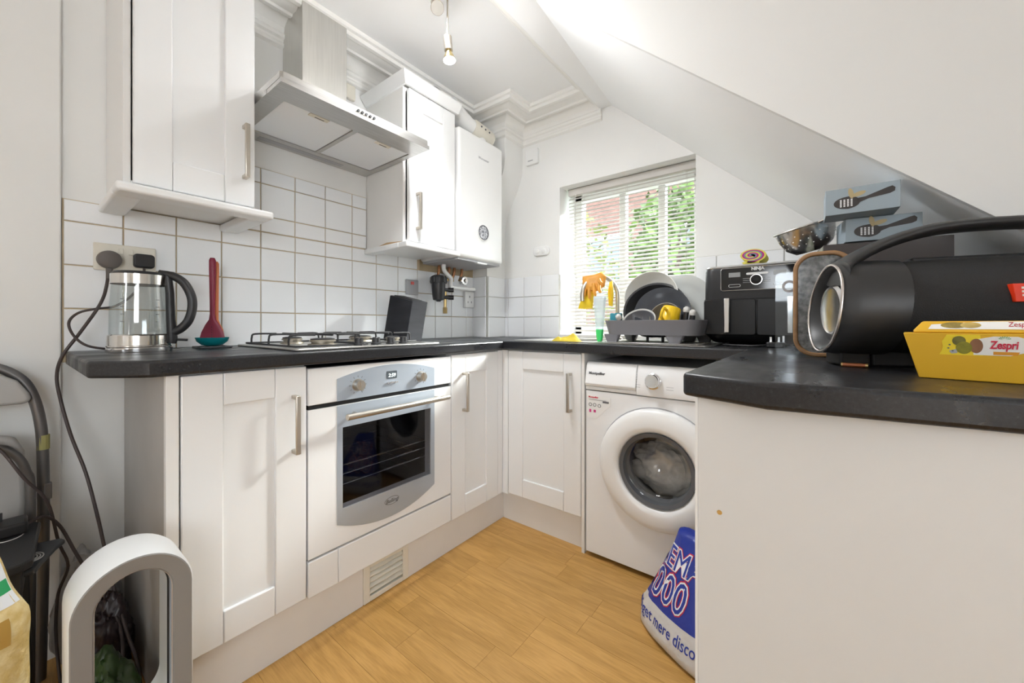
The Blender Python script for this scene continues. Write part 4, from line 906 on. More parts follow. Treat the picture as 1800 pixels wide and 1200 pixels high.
# ---- air fryer
af = thing('air_fryer', 'black dual-drawer air fryer with chrome handles on the worktop', 'air fryer', (-.153, 1.89, WT))
ax_, ay_ = -.153, 1.895
M_AF = mat('fryer_black', (.008, .008, .009), .3, spec=.35); M_AFS = mat('fryer_satin', (.022, .022, .024), .4, spec=.35)
rr_ = lambda hx, hy, z_, r=.035: [(x_, y_, z_) for x_, y_ in rrect(ax_, ay_, hx, hy, r, 5)]
MB().loft([rr_(.145, .12, WT+.008), rr_(.160, .130, WT+.012), rr_(.187, .152, WT+.045), rr_(.190, .155, WT+.06), rr_(.190, .155, WT+.175), rr_(.1885, .153, WT+.185)]).build('lower_body', M_AF, af, smooth=35)
MB().loft([rr_(.186, .150, WT+.1852), rr_(.186, .150, WT+.20), rr_(.184, .150, WT+.30), rr_(.181, .147, WT+.309)]).build('upper_body', M_AFS, af, smooth=35)
MB().loft([rr_(.181, .147, WT+.3092), rr_(.183, .149, WT+.313), rr_(.178, .144, WT+.319)]).build('top_lid', mat('fryer_silver', (.62, .62, .62), .25, .6), af, smooth=35)
for sx_ in (-.11, .11):
    for sy_ in (-.09, .09): MB().cyl((ax_+sx_, ay_+sy_, WT+.0005), (ax_+sx_, ay_+sy_, WT+.01), .012, n=12).build('foot', M_BLACK, af)
fy = 1.7445
MB().prism(rrect(ax_, WT+.262, .122, .044, .008), 'y', fy-.003, fy+.004).build('control_panel', mat('gloss_black', (.012, .012, .013), .08), af)
MB().tube([(x_, fy-.003, z_) for x_, z_ in rrect(ax_, WT+.262, .122, .044, .008)], .0012, 6, closed=True).build('panel_trim', M_CHROME, af)
for sx_ in (-1, 1):
    dw_ = MB().prism(rrect(ax_+sx_*.0925, WT+.112, .0905, .070, .010), 'y', fy-.010, fy).build('drawer', M_AF, af, bevel=.002)
    MB().box(ax_+sx_*.108-.010+(.012 if sx_ < 0 else -.002), ax_+sx_*.108+.010+(.012 if sx_ < 0 else -.002), fy-.042, fy-.030, WT+.05, WT+.186).box(ax_+sx_*.108-.008+(.012 if sx_ < 0 else -.002), ax_+sx_*.108+.008+(.012 if sx_ < 0 else -.002), fy-.036, fy-.009, WT+.165, WT+.178).box(ax_+sx_*.108-.008+(.012 if sx_ < 0 else -.002), ax_+sx_*.108+.008+(.012 if sx_ < 0 else -.002), fy-.036, fy-.009, WT+.056, WT+.07).build('drawer_handle', M_CHROME, dw_, bevel=.003)
    MB().prism(rrect(ax_+sx_*.074, WT+.279, .020, .009, .001), 'y', fy-.0042, fy-.003).build('display_window', mat('lcd_pale', (.30, .31, .31), .2), af)
    MB().tube([(x_, fy-.0035, z_) for x_, z_ in rrect(ax_+sx_*.074, WT+.236, .020, .005, .0045)], .0006, 6, closed=True).build('button_outline', M_WHITEPRINT, af)
    mk = MB()
    for i in range(3): mk.box(ax_+sx_*.033-.012, ax_+sx_*.033+.012, fy-.0036, fy-.003, WT+.246+i*.0075, WT+.2475+i*.0075)
    mk.build('menu_print', mat('dim_print', (.4, .4, .4), .5), af)
k = MB(); k.M = Matrix.Translation((ax_, fy-.003, WT+.255)) @ Matrix.Rotation(PI/2, 4, 'X'); k.lathe([(.020, 0), (.020, .012), (.017, .014), (0, .014)], 30); kk = k.build('dial', M_AF, af, smooth=35)
k = MB(); k.M = Matrix.Translation((ax_, fy-.003, WT+.255)) @ Matrix.Rotation(PI/2, 4, 'X'); k.lathe([(.0175, .0125), (.0205, .0125), (.0205, .0145), (.0175, .0145), (.0175, .0125)], 30, cap0=False, cap1=False); k.build('dial_ring', M_CHROME, kk, smooth=35)
MB().prism(rrect(ax_+.002, WT+.280, .036, .0042, .004), 'y', fy-.0042, fy-.003).build('status_bar', M_WHITEPRINT, af)
text_obj('brand_lettering', 'NINJA', .0155, frame_y(ax_+.004, fy-.0035, WT+.298), M_WHITEPRINT, af, bold=.0006)
# rolled sponge cloth on top
sg = thing('rolled_sponge_cloth', 'rolled rainbow-striped sponge cloth lying on the air fryer', 'sponge', (-.155, 1.80, WT+.32))
def spiral(r0, r1, m, name='cloth_layer'):
    n_ = 84; T_ = 2.15*2*PI; o_ = []; i_ = []
    for j in range(n_+1):
        t = T_*j/n_; f_ = .34*t/(2*PI)
        for lst, r_ in ((o_, r0-f_), (i_, r1-f_)): lst.append((-.170+.053*max(.02, r_)*math.cos(t-1.9), WT+.352+.030*max(.02, r_)*math.sin(t-1.9)))
    q = MB()
    for j in range(n_): q.add([(*[o_[j][0], 1.752, o_[j][1]],), (o_[j+1][0], 1.752, o_[j+1][1]), (i_[j+1][0], 1.752, i_[j+1][1]), (i_[j][0], 1.752, i_[j][1]), (o_[j][0], 1.87, o_[j][1]), (o_[j+1][0], 1.87, o_[j+1][1]), (i_[j+1][0], 1.87, i_[j+1][1]), (i_[j][0], 1.87, i_[j][1])], [(0, 1, 2, 3), (4, 7, 6, 5), (0, 4, 5, 1), (3, 2, 6, 7)])
    q.build(name, m, sg, smooth=50)
spiral(1.0, .88, mat('sponge_yellow', (.80, .72, .14), .9, bump=.4, bscale=120))
spiral(.88, .76, mat('sponge_magenta', (.52, .03, .25), .9, bump=.4, bscale=120))
spiral(.76, .67, mat('sponge_teal', (.20, .36, .40), .9, bump=.4, bscale=120))
k = MB().prism([(-.195, WT+.3205), (-.148, WT+.3205), (-.143, WT+.326), (-.195, WT+.330), (-.203, WT+.326)], 'y', 1.752, 1.87).build('cloth_tail', mat('sponge_yellow'), sg)
# loose plug and adapter in front of the fryer
pl_ = thing('loose_plug', 'black mains plug lying pins-up in front of air fryer', 'plug', (-.088, 1.655, WT))
MB().prism(rrect(-.088, 1.655, .028, .022, .008), 'z', WT+.0005, WT+.020).build('plug_body', M_BLACK, pl_, bevel=.004)
for a in (-.102, -.078): MB().box(a-.003, a+.003, 1.652, 1.656, WT+.02, WT+.038).build('pin', M_CHROME, pl_)
MB().box(-.066-.002, -.066+.004, 1.660, 1.664, WT+.0195, WT+.042).build('earth_pin', M_CHROME, pl_)
MB().tube(bez([(-.116, 1.655, WT+.008), (-.15, 1.645, WT+.005), (-.20, 1.66, WT+.004), (-.26, 1.69, WT+.004)], 5), .0035, 8).build('cord', M_BLACK, pl_, smooth=60)

# ================================================================== PENINSULA CLUTTER
# dark carton behind the speaker, carrying two tea boxes and a colander
ct = thing('storage_carton', 'tall dark brown carton with printed side behind the speaker', 'box', (.035, 1.285, WT), math.radians(7))
MB().box(0, .235, 0, .20, .0006, .289).build('carton_body', mat('dark_brown_card', (.035, .022, .018), .45), ct, bevel=.001, world=False)
MB().box(-.0012, -.0002, .004, .196, .004, .286).build('side_print', mat('colour_print', (.62, .60, .56), .5, col2=(.16, .20, .12), vscale=22), ct, world=False)
M_TEA = mat('pale_blue_card', (.32, .385, .43), .55); M_SPOON = mat('spoon_print', (.035, .028, .026), .55); M_GOLD = mat('leaf_print', (.48, .38, .20), .55)
def tea_box(label, loc, rot, L_, h_, d_):
    t = thing('tea_box', label, 'box', loc, rot, 'pale blue boxes stacked on the carton')
    MB().box(0, L_, 0, d_, 0, h_).build('carton', M_TEA, t, bevel=.001, world=False)
    bx_, bz_, k = .30*L_, .42*h_, L_/.137
    pts = [(bx_+.025*k*math.cos(a), bz_+.0155*k*math.sin(a)*(1 if math.cos(a) > 0 else .95)) for a in [i*2*PI/26 for i in range(26)]]
    MB().prism(pts, 'y', -.0006, .0002).build('spoon_bowl_print', M_SPOON, t, world=False)
    up_ = [(bx_+.018*k, bz_+.008*k), (bx_+.022*k, bz_-.004*k), (bx_+.04*k, bz_+.004*k), (bx_+.078*k, bz_+.009*k), (bx_+.086*k, bz_+.013*k), (bx_+.087*k, bz_+.021*k), (bx_+.082*k, bz_+.026*k), (bx_+.074*k, bz_+.024*k), (bx_+.035*k, bz_+.0095*k)]
    MB().prism(up_, 'y', -.0006, .0002).build('spoon_handle_print', M_SPOON, t, world=False)
    for a0, cx_, cz_, ln in ((1.75, bx_+.008*k, bz_+.022*k, .013), (.3, bx_+.022*k, bz_+.018*k, .014)):
        lf = [(cx_+ln*k*(math.cos(b_)*math.cos(a0)-.38*math.sin(b_)*math.sin(a0)), cz_+ln*k*(math.cos(b_)*math.sin(a0)+.38*math.sin(b_)*math.cos(a0))) for b_ in [i*2*PI/14 for i in range(14)]]
        MB().prism(lf, 'y', -.0007, .0002).build('leaf_print', M_GOLD, t, world=False)
    q = MB()
    for i in range(4):
        for j in range(5): q.box(bx_-.013*k+i*.0068*k, bx_-.0095*k+i*.0068*k, -.0009, -.0005, bz_-.0095*k+j*.0038*k, bz_-.0068*k+j*.0038*k)
    q.build('slogan_print', M_WHITEPRINT, t, world=False)
    return t
tea_box('lower pale blue box printed with black spoon, under its twin', (.078, 1.287, 1.1985), math.radians(9), .141, .058, .085)
tea_box('upper pale blue box printed with black spoon, topmost by slope', (.037, 1.230, 1.2585), math.radians(1), .133, .062, .082)
# colander
co = thing('colander', 'small stainless steel colander tilted on the carton behind boxes', 'colander', (.012, 1.43, 1.199))
CM = Matrix.Translation((.012, 1.425, 1.2)) @ Matrix.Rotation(math.radians(-14), 4, 'Y') @ Matrix.Rotation(math.radians(10), 4, 'X')
k = MB(); k.M = CM; k.lathe([(0, .006), (.035, .007), (.055, .024), (.066, .05), (.071, .078), (.0725, .078), (.0675, .05), (.0565, .0225), (.036, .005), (0, .004)], 40); k.build('bowl', mat('colander_steel', (.62, .62, .62), .22, 1.), co, smooth=45)
k = MB(); k.M = CM; k.tube([(.074*math.cos(2*PI*i/40), .074*math.sin(2*PI*i/40), .079) for i in range(40)], .0028, 8, closed=True); k.build('rim', M_STEEL, co, smooth=60)
k = MB(); k.M = CM; k.tube(bez([(.060, -.045, .078), (.078, -.07, .084), (.070, -.085, .082), (.03, -.073, .078)], 6), .003, 8); k.build('handle', M_CHROME, co, smooth=60)
k = MB()
for i in range(22):
    a = 2*PI*i/22
    for r_, z_ in ((.0595, .03), (.0652, .044), (.0685, .058)):
        aa = a+(.14 if z_ == .044 else 0); k.M = CM @ Matrix.Translation((r_*math.cos(aa), r_*math.sin(aa), z_)) @ Matrix.Rotation(aa, 4, 'Z') @ Matrix.Rotation(PI/2-.3, 4, 'Y'); k.lathe([(.0016, 0), (.0016, .0010), (0, .0011)], 8)
hl = k.build('drain_holes', mat('hole_light', (.75, .74, .70), .5), co); hl['kind'] = 'stuff'
# wooden rimmed tray on edge and a clear sheet beside it
ty = thing('wooden_tray', 'rounded wooden-rimmed dark glass board on edge between fryer and speaker', 'tray', (.03, 1.245, WT))
ou = rrect(.032, WT+.134, .060, .133, .045, 8); inn = rrect(.032, WT+.134, .050, .123, .037, 8)
k = MB(); k.loft([[(x_, 1.236, z_) for x_, z_ in ou], [(x_, 1.256, z_) for x_, z_ in ou], [(x_, 1.256, z_) for x_, z_ in inn], [(x_, 1.236, z_) for x_, z_ in inn]], closed=True)
k.build('wooden_rim', mat('oiled_beech', (.42, .23, .10), .4, var=.35, vscale=5, stretch=(1, 1, 8)), ty, bevel=.003)
MB().prism(inn, 'y', 1.244, 1.250).build('speckled_glass', mat('speckled_glass', (.05, .055, .06), .1, col2=(.35, .36, .36), vscale=60), ty)
cs = thing('clear_panel', 'clear plastic panel standing beside the wooden tray', 'panel', (-.045, 1.275, WT))
MB().prism(rrect(-.040, WT+.112, .028, .111, .012), 'y', 1.268, 1.271).build('sheet', glassy('clear_sheet', (.88, .91, .93), .03, .04, (.5, .56, .6)), cs)
k = MB(); k.M = Matrix.Translation((-.037, 1.2675, WT+.185)) @ Matrix.Rotation(PI/2, 4, 'X'); k.lathe([(.010, 0), (.016, 0), (.016, .003), (.010, .003), (.010, 0)], 24, cap0=False, cap1=False); k.build('cap_ring', M_GREYPL, cs, smooth=40)

# ---- portable speaker
TH = math.radians(17)
sk_ = thing('portable_speaker', 'large black barrel-shaped portable speaker with carry handle and red badge', 'speaker', (.262, 1.095, WT), TH)
M_MESH = mat('speaker_fabric', (.018, .018, .019), .75, bump=.5, bscale=700); M_SPK = mat('speaker_rubber', (.026, .026, .027), .42)
def ring_(x_, ry, rz, cz_, n=36, sh=0.): return [(x_+sh*(rz*math.sin(2*PI*i/n)), ry*math.cos(2*PI*i/n), cz_+rz*math.sin(2*PI*i/n)) for i in range(n)]
CZs = .116
body = [(-.205, .078, .082), (-.17, .083, .087), (-.1, .088, .090), (0, .090, .091), (.1, .088, .090), (.17, .083, .087), (.205, .078, .082)]
MB().loft([ring_(x_, a, b_, CZs) for x_, a, b_ in body]).build('fabric_body', M_MESH, sk_, smooth=50, world=False)
for s_ in (-1, 1):
    prof_ = [(.145, .090, .0925), (.175, .089, .0940), (.215, .086, .0930), (.238, .082, .0900), (.243, .076, .084), (.238, .070, .078), (.222, .062, .070)]
    e_ = MB().loft([ring_(s_*x_, a*(1), b_, CZs, 48, sh=s_*-.10) for x_, a, b_ in prof_], cap0=False, cap1=True).build('end_housing', M_SPK, sk_, smooth=50, world=False)
    wav = [(s_*.2432+s_*-.10*(.088*math.sin(t)), (.080+.003*math.cos(3*t))*math.cos(t), CZs+.088*math.sin(t)) for t in [i*2*PI/48 for i in range(48)]]
    MB().tube(wav, .0028, 8, closed=True).build('silver_edge', mat('silver_edge', (.60, .55, .52), .25, .9), e_, smooth=60, world=False)
    k = MB(); k.M = Matrix.Translation((s_*.2225, 0, CZs-.004)) @ Matrix.Rotation(s_*PI/2, 4, 'Y'); k.lathe([(.050, 0), (.052, .006), (.048, .012), (.043, .010), (0, .013)], 40); k.build('bass_driver', brushed('driver_silver', (.72, .72, .72), .2, (3, 3, 3), .3), e_, smooth=35, world=False)
hp = [(-.225, .0, CZs+.070), (-.205, .0, CZs+.092), (-.165, .0, CZs+.118), (-.11, .0, CZs+.140), (-.05, .0, CZs+.151), (.05, .0, CZs+.151), (.11, .0, CZs+.140), (.165, .0, CZs+.118), (.205, .0, CZs+.092), (.225, .0, CZs+.070)]
hpb = bez(hp, 5); HR = []
for i, p_ in enumerate(hpb):
    t_ = abs(2*i/(len(hpb)-1)-1); ry, rz = .027+.038*t_**4, .0115+.014*t_**4
    HR.append([(p_.x, ry*math.cos(2*PI*j/20), p_.z+rz*math.sin(2*PI*j/20)) for j in range(20)])
MB().loft(HR).build('carry_handle', M_SPK, sk_, smooth=60, world=False)
MB().box(-.17, .17, -.01, .05, .0005, .034).build('foot_rail', M_BLACKM, sk_, bevel=.004, world=False)
for s_ in (-1, 1): MB().box(s_*.2-.025, s_*.2+.025, -.02, .05, .0005, .036).build('rubber_foot', M_BLACKM, sk_, bevel=.005, world=False)
MB().box(-.10, .10, .01, .035, CZs+.082, CZs+.098).build('control_strip', M_BLACKM, sk_, bevel=.004, world=False)
bd = MB().prism([(-.020, CZs+.004), (.040, CZs+.004), (.040, CZs+.034), (-.023, CZs+.034)], 'y', -.0955, -.083).build('red_badge', mat('badge_red', (.80, .045, .01), .35), sk_, bevel=.001, world=False)
text_obj('badge_lettering', 'JBL', .027, frame_y(.0125, -.0958, CZs+.019), mat('badge_white', (.9, .86, .8), .4), bd, world=False, sx=.8, bold=.0012)
q = MB()
for i in range(3): q.box(-.0135+.0005*i, -.0085-.0005*i, -.0962, -.0956, CZs+.025-i*.006, CZs+.0285-i*.006)
q.build('badge_mark', mat('badge_white'), bd, world=False)

# ---- kiwi box
kw = thing('kiwi_box', 'yellow kiwi fruit carton on peninsula in front of speaker', 'box', (.139, .862, WT), math.radians(-9))
M_KW = mat('kiwi_yellow', (.76, .43, .02), .5)
w0, h0 = .16, .070
bot = [(0, 0), (w0, 0), (w0, .055), (0, .055)]
top = [(-.017, -.012), (w0+.017, -.012), (w0+.017, .066), (-.017, .066)]
k = MB(); k.loft([[(x_, y_, .0006) for x_, y_ in bot], [(x_, y_, h0) for x_, y_ in top]]); k.build('tray', M_KW, kw, bevel=.001, world=False)
ip = [(-.006, -.008), (w0+.006, -.008), (w0+.006, .06), (-.006, .06)]; tp_ = [(.004, .004), (w0-.004, .004), (w0-.004, .056), (.004, .056)]
k = MB(); k.loft([[(x_, y_, h0+.0004) for x_, y_ in ip], [(x_, y_, h0+.004) for x_, y_ in ip], [(x_, y_, h0+.018) for x_, y_ in tp_]]); ld_ = k.build('lid', M_KW, kw, bevel=.002, world=False)
# front print follows the sloped front (y from 0 at z=0 to -.012 at z=h0)
def kf(x_, z_, o_=.0008): x_ = .003+.60*x_; return Vector((x_, -.012*z_/h0-o_, z_))
def kpoly(name, pts, m, o_=.0008, par=kw):
    q = MB(); n_ = len(pts); q.add([kf(*p_, o_) for p_ in pts]+[kf(*p_, 0) for p_ in pts], [tuple(range(n_))]+[(i, (i+1) % n_, n_+(i+1) % n_, n_+i) for i in range(n_)]); return q.build(name, m, par, world=False)
def ell(cx_, cz_, a, b_, n_=26): return [(cx_+a*math.cos(2*PI*i/n_), cz_+b_*math.sin(2*PI*i/n_)) for i in range(n_)]
kpoly('label_yellow', [(.030, .038)]+[(.030+.006*math.sin(t), .038+.026*t/PI) for t in (.8, 1.6, 2.4)]+[(.042, .068), (.095, .068), (.100, .038)], mat('label_yellow', (.88, .66, .03), .5), .0005)
kpoly('label_white', [(.085, .044), (.092, .062), (.115, .066), (.150, .066), (.165, .062), (.175, .056), (.165, .045), (.140, .039), (.085, .039)], mat('label_white', (.86, .84, .80), .5), .0008)
kpoly('kiwi_slice', ell(.070, .049, .013, .009), mat('kiwi_green', (.36, .33, .03), .5, var=.5, vscale=60), .0012)
kpoly('kiwi_slice', ell(.062, .059, .011, .007), mat('kiwi_olive', (.22, .20, .04), .5, var=.5, vscale=60), .0010)
kpoly('kiwi_whole', ell(.089, .052, .0105, .0105), mat('kiwi_brown', (.33, .15, .07), .6, var=.3, vscale=40), .0011)
kpoly('knife_shadow', [(.046, .044), (.058, .047), (.06, .041), (.05, .040)], M_GREYPL, .0011)
for px_, pz_ in ((.047, .053), (.045, .048), (.052, .044)): kpoly('seed_print', ell(px_, pz_, .002, .001, 8), M_PRINT, .0012)
text_obj('brand_lettering', 'Zespri', .0155, None, mat('zespri_red', (.62, .02, .06), .5), kw, warp=lambda q_: kf(.130+q_.x, .0535+q_.y, .0012+q_.z), shear=.12, bold=.0004, world=False)
for i in range(7):
    a = PI*(.16+.68*i/6); kpoly('leaf_burst', [(.131+.003*math.cos(a), .0605+.002*math.sin(a)), (.131+.010*math.cos(a-.09), .0605+.0058*math.sin(a-.09)), (.131+.010*math.cos(a+.09), .0605+.0058*math.sin(a+.09))], mat('leaf_burst_green', (.08, .35, .08), .5), .0012)
kpoly('orange_strip', [(.115, .040), (.150, .040), (.153, .0445), (.115, .0445)], mat('strip_orange', (.72, .30, .02), .5), .0011)
def lf_(x_, t_, o_=.0006):   # on the sloped front face of the lid
    x_ = .002+.62*x_
    return Vector((x_, -.008+.012*t_-o_*.6, h0+.004+.014*t_+o_))
def lpoly(name, pts, m, o_=.0006):
    q = MB(); q.add([lf_(*p_, o_) for p_ in pts], [tuple(range(len(pts)))]); return q.build(name, m, ld_, world=False)
lpoly('lid_white', [(.012, .1), (.018, .6), (.10, .9), (.24, .9), (.24, .1)], mat('label_white'))
lpoly('lid_kiwi', ell(.055, .5, .022, .32), mat('kiwi_lid', (.45, .33, .08), .5, col2=(.14, .10, .03), vscale=70), .0009)
lpoly('lid_kiwi', ell(.080, .5, .016, .30), mat('kiwi_gold', (.72, .52, .16), .5, var=.4, vscale=60), .0010)
text_obj('lid_lettering', 'Zespri', .012, None, mat('zespri_red'), ld_, warp=lambda q_: lf_(.150+q_.x, .55+q_.y/.018, .0011), shear=.12, world=False)
tb = thing('small_tube', 'tiny copper-coloured tube lying on peninsula worktop before speaker', 'tube', (.074, .985, WT+.005))
MB().cyl((.055, .988, WT+.0048), (.090, .982, WT+.0048), .0042, n=12).build('casing', mat('copper_print', (.40, .14, .06), .35, .5), tb, smooth=40)
for a, b_ in ((.0535, .0560), (.0885, .0920)): MB().cyl((a, .9883-(a-.055)*.17, WT+.0048), (b_, .9883-(b_-.055)*.17, WT+.0048), .0046, n=12).build('end_ring', M_BRASS, tb, smooth=40)

# ================================================================== FLOOR ITEMS
# shopping bag leaning on the washing machine
bgc = Vector((-.305, 1.245, 0)); bd_ = Vector((.872, -.489, 0)); bn = Vector((-.489, -.872, 0))
BH = .335
def bag_half(z_):   # half length, half depth at height
    t = z_/BH
    L_ = .155*(1-.08*t) if t < .2 else .155*(.984-.70*((t-.2)/.8)**.72)
    D_ = .075*math.sqrt(max(0, 1-(1-min(t, .12)/.12)**2*.55))*(1-.72*t**1.3)
    return L_, D_
def bag_pt(a, z_, o_=0):   # a: angle around
    L_, D_ = bag_half(z_); ca, sa = math.cos(a), math.sin(a)
    ex = math.copysign(abs(ca)**.75, ca); ey = math.copysign(abs(sa)**.85, sa)
    w_ = 1+.06*noise.noise(Vector((ca*2.3, sa*2.3, z_*13)))+.05*noise.noise(Vector((ca*5, sa*5, z_*26)))*min(1, z_/.1)
    lean = -bn*.08*(z_/BH)**1.2 + bd_*(-.02*(z_/BH))
    return bgc + bd_*(L_*ex*w_) + bn*(D_*ey*w_+o_) + lean + Vector((0, 0, z_))
def bag_front(s, z_, o_):   # s along the front, metres
    L_, D_ = bag_half(z_); c_ = max(-.985, min(.985, s/L_)); c_ = math.copysign(abs(c_)**(1/.75), c_)
    return bag_pt(math.acos(c_), z_, o_)
rg = [[tuple(bag_pt(2*PI*i/64, z_)) for i in range(64)] for z_ in [.004, .012, .025]+[.04+.0148*j for j in range(20)]]
def bagmat():
    m = bpy.data.materials.new('printed_carrier_plastic'); m.use_nodes = True; n = m.node_tree.nodes; L = m.node_tree.links; p = n['Principled BSDF']
    tc = n.new('ShaderNodeTexCoord'); sx_ = n.new('ShaderNodeSeparateXYZ'); L.new(tc.outputs['Object'], sx_.inputs[0])
    r = n.new('ShaderNodeValToRGB'); r.color_ramp.interpolation = 'CONSTANT'; r.color_ramp.elements[0].color = (.62, .61, .60, 1); r.color_ramp.elements[1].position = .100; r.color_ramp.elements[1].color = (.02, .04, .30, 1)
    L.new(sx_.outputs['Z'], r.inputs[0]); L.new(r.outputs[0], p.inputs['Base Color']); p.inputs['Roughness'].default_value = .35
    nb = n.new('ShaderNodeTexNoise'); nb.inputs['Scale'].default_value = 28; b = n.new('ShaderNodeBump'); b.inputs['Strength'].default_value = .35; b.inputs['Distance'].default_value = .01
    L.new(tc.outputs['Object'], nb.inputs['Vector']); L.new(nb.outputs['Fac'], b.inputs['Height']); L.new(b.outputs[0], p.inputs['Normal'])
    return m
sb = thing('shopping_bag', 'blue and white plastic carrier bag with red-edged lettering by washing machine', 'bag', tuple(bgc))
MB().loft(rg).build('bag_body', bagmat(), sb, smooth=80)
M_BW = mat('print_bag_white', (.85, .84, .86), .4); M_BR = mat('print_bag_red', (.55, .02, .06), .4); M_BB = mat('print_bag_blue', (.02, .045, .32), .4)
def bagtext(s_, size, s0, z0, m, o_, bold, shear=0., sx=1., align='LEFT', name='bag_lettering'):
    return text_obj(name, s_, size, None, m, sb, ext=0, warp=lambda q_: bag_front(s0+q_.x, z0+q_.y, o_), bold=bold, shear=shear, sx=sx, align=align)
for m_, o_, bo_ in ((M_BR, .0012, .0075), (M_BW, .0020, .0042), (M_BB, .0028, .0)):
    bagtext('1000', .115, -.137, .160, m_, o_, bo_, .12, .78)
    bagtext('REMA', .085, -.10, .245, m_, o_, bo_*.8, .12, .8)
bagtext('meget mere discount', .043, -.150, .066, M_BB, .0015, .0003, 0, .8)
# bladeless fan heater
fn = thing('bladeless_fan', 'white and grey bladeless fan heater with tall loop at lower left', 'fan', (-1.05, .14, 0))
FY, FXF, FXB = .1405, -1.0, -1.115
def track(r, x_, zc0=.26, zc1=.468, n=24, k=1.0):
    P_ = [(x_, FY+r*math.cos(a), zc1+r*k*math.sin(a)) for a in [i*PI/n for i in range(n+1)]] + [(x_, FY+r*math.cos(a), zc0+r*k*math.sin(a)) for a in [PI+i*PI/n for i in range(n+1)]]
    return P_
M_FW = mat('fan_white', (.80, .81, .80), .3); M_FG = mat('fan_taupe', (.25, .24, .23), .42)
MB().loft([track(.0835, FXB), track(.0855, FXB+.01), track(.0855, FXF-.008), track(.083, FXF-.002)], cap0=False, cap1=False).build('outer_band', M_FW, fn, smooth=40)
MB().loft([track(.083, FXF-.002), track(.081, FXF), track(.056, FXF-.004), track(.0535, FXF-.007)], cap0=False, cap1=False).build('front_face', M_FG, fn, smooth=40)
MB().loft([track(.0535, FXF-.007), track(.0525, FXF-.009), track(.0525, FXF-.011)], cap0=False, cap1=False).build('air_slot_trim', mat('fan_trim', (.75, .66, .58), .3, .5), fn, smooth=40)
MB().loft([track(.0525, FXF-.011), track(.052, FXF-.025)], cap0=False, cap1=False).build('inner_lip', mat('fan_bluegrey', (.50, .54, .62), .25), fn, smooth=40)
MB().loft([track(.052, FXF-.025), track(.050, FXF-.034)], cap0=False, cap1=False).build('air_slot', M_DARK, fn, smooth=40)
MB().loft([track(.050, FXF-.034), track(.052, FXB+.004), track(.056, FXB), track(.0835, FXB)], cap0=False, cap1=False).build('inner_liner', M_FW, fn, smooth=40)
MB().lathe([(.075, .0005), (.078, .006), (.076, .12), (.070, .165), (.066, .178), (0, .18)], 36, (-1.057, FY, 0)).build('base', M_FG, fn, smooth=40)
# folding chair against the wall
fc_ = thing('folding_chair', 'grey padded folding chair leaning folded against left wall', 'chair', (-1.70, -.2, 0))
M_TUBE = mat('grey_tube', (.16, .155, .155), .35, .7); M_PAD = mat('grey_vinyl', (.42, .41, .395), .55, var=.1, vscale=10)
fpath = [(-1.69, .045, .002), (-1.70, .051, .38), (-1.70, .050, .62), (-1.70, .045, .72), (-1.702, .030, .80), (-1.705, .006, .848), (-1.708, -.04, .880), (-1.708, -.12, .890), (-1.708, -.28, .890), (-1.708, -.36, .880), (-1.705, -.406, .848), (-1.70, -.445, .72), (-1.70, -.451, .38), (-1.69, -.445, .002)]
MB().tube(bez(fpath, 5), .012, 12).build('back_frame', M_TUBE, fc_, smooth=60)
bp = [(-1.0, .868), (.0, 0)]
pad = [(-.385, .80), (-.38, .84), (-.34, .865), (-.20, .872), (-.06, .866), (-.02, .856), (.006, .838), (.026, .802), (.030, .785), (.018, .775), (-.02, .776), (-.20, .778), (-.38, .777)]
MB().prism(pad, 'x', -1.706, -1.672).build('back_pad', M_PAD, fc_, bevel=.012, seg=4)
seat = [(-.40, .40), (-.40, .66), (-.36, .70), (-.20, .705), (-.03, .702), (.002, .692), (.018, .65), (.022, .52), (.016, .42), (-.02, .39)]
MB().prism(seat, 'x', -1.686, -1.658).build('seat_pad', M_PAD, fc_, bevel=.012, seg=4)
f2 = [(-1.640, .026, .002), (-1.644, .028, .51), (-1.644, .020, .60), (-1.644, .0, .65), (-1.644, -.04, .675), (-1.644, -.20, .68), (-1.644, -.36, .675), (-1.644, -.40, .65), (-1.644, -.42, .60), (-1.644, -.428, .51), (-1.640, -.426, .002)]
MB().tube(bez(f2, 5), .0095, 12).build('leg_frame', M_TUBE, fc_, smooth=60)
MB().box(-1.704, -1.686, .052, .066, .50, .545).build('hinge_plate', M_TUBE, fc_, bevel=.002)
MB().cyl((-1.70, .0505, .64), (-1.70, .0505, .68), .0127, n=14).build('yellow_sticker', mat('faded_label', (.35, .32, .12), .6), fc_)
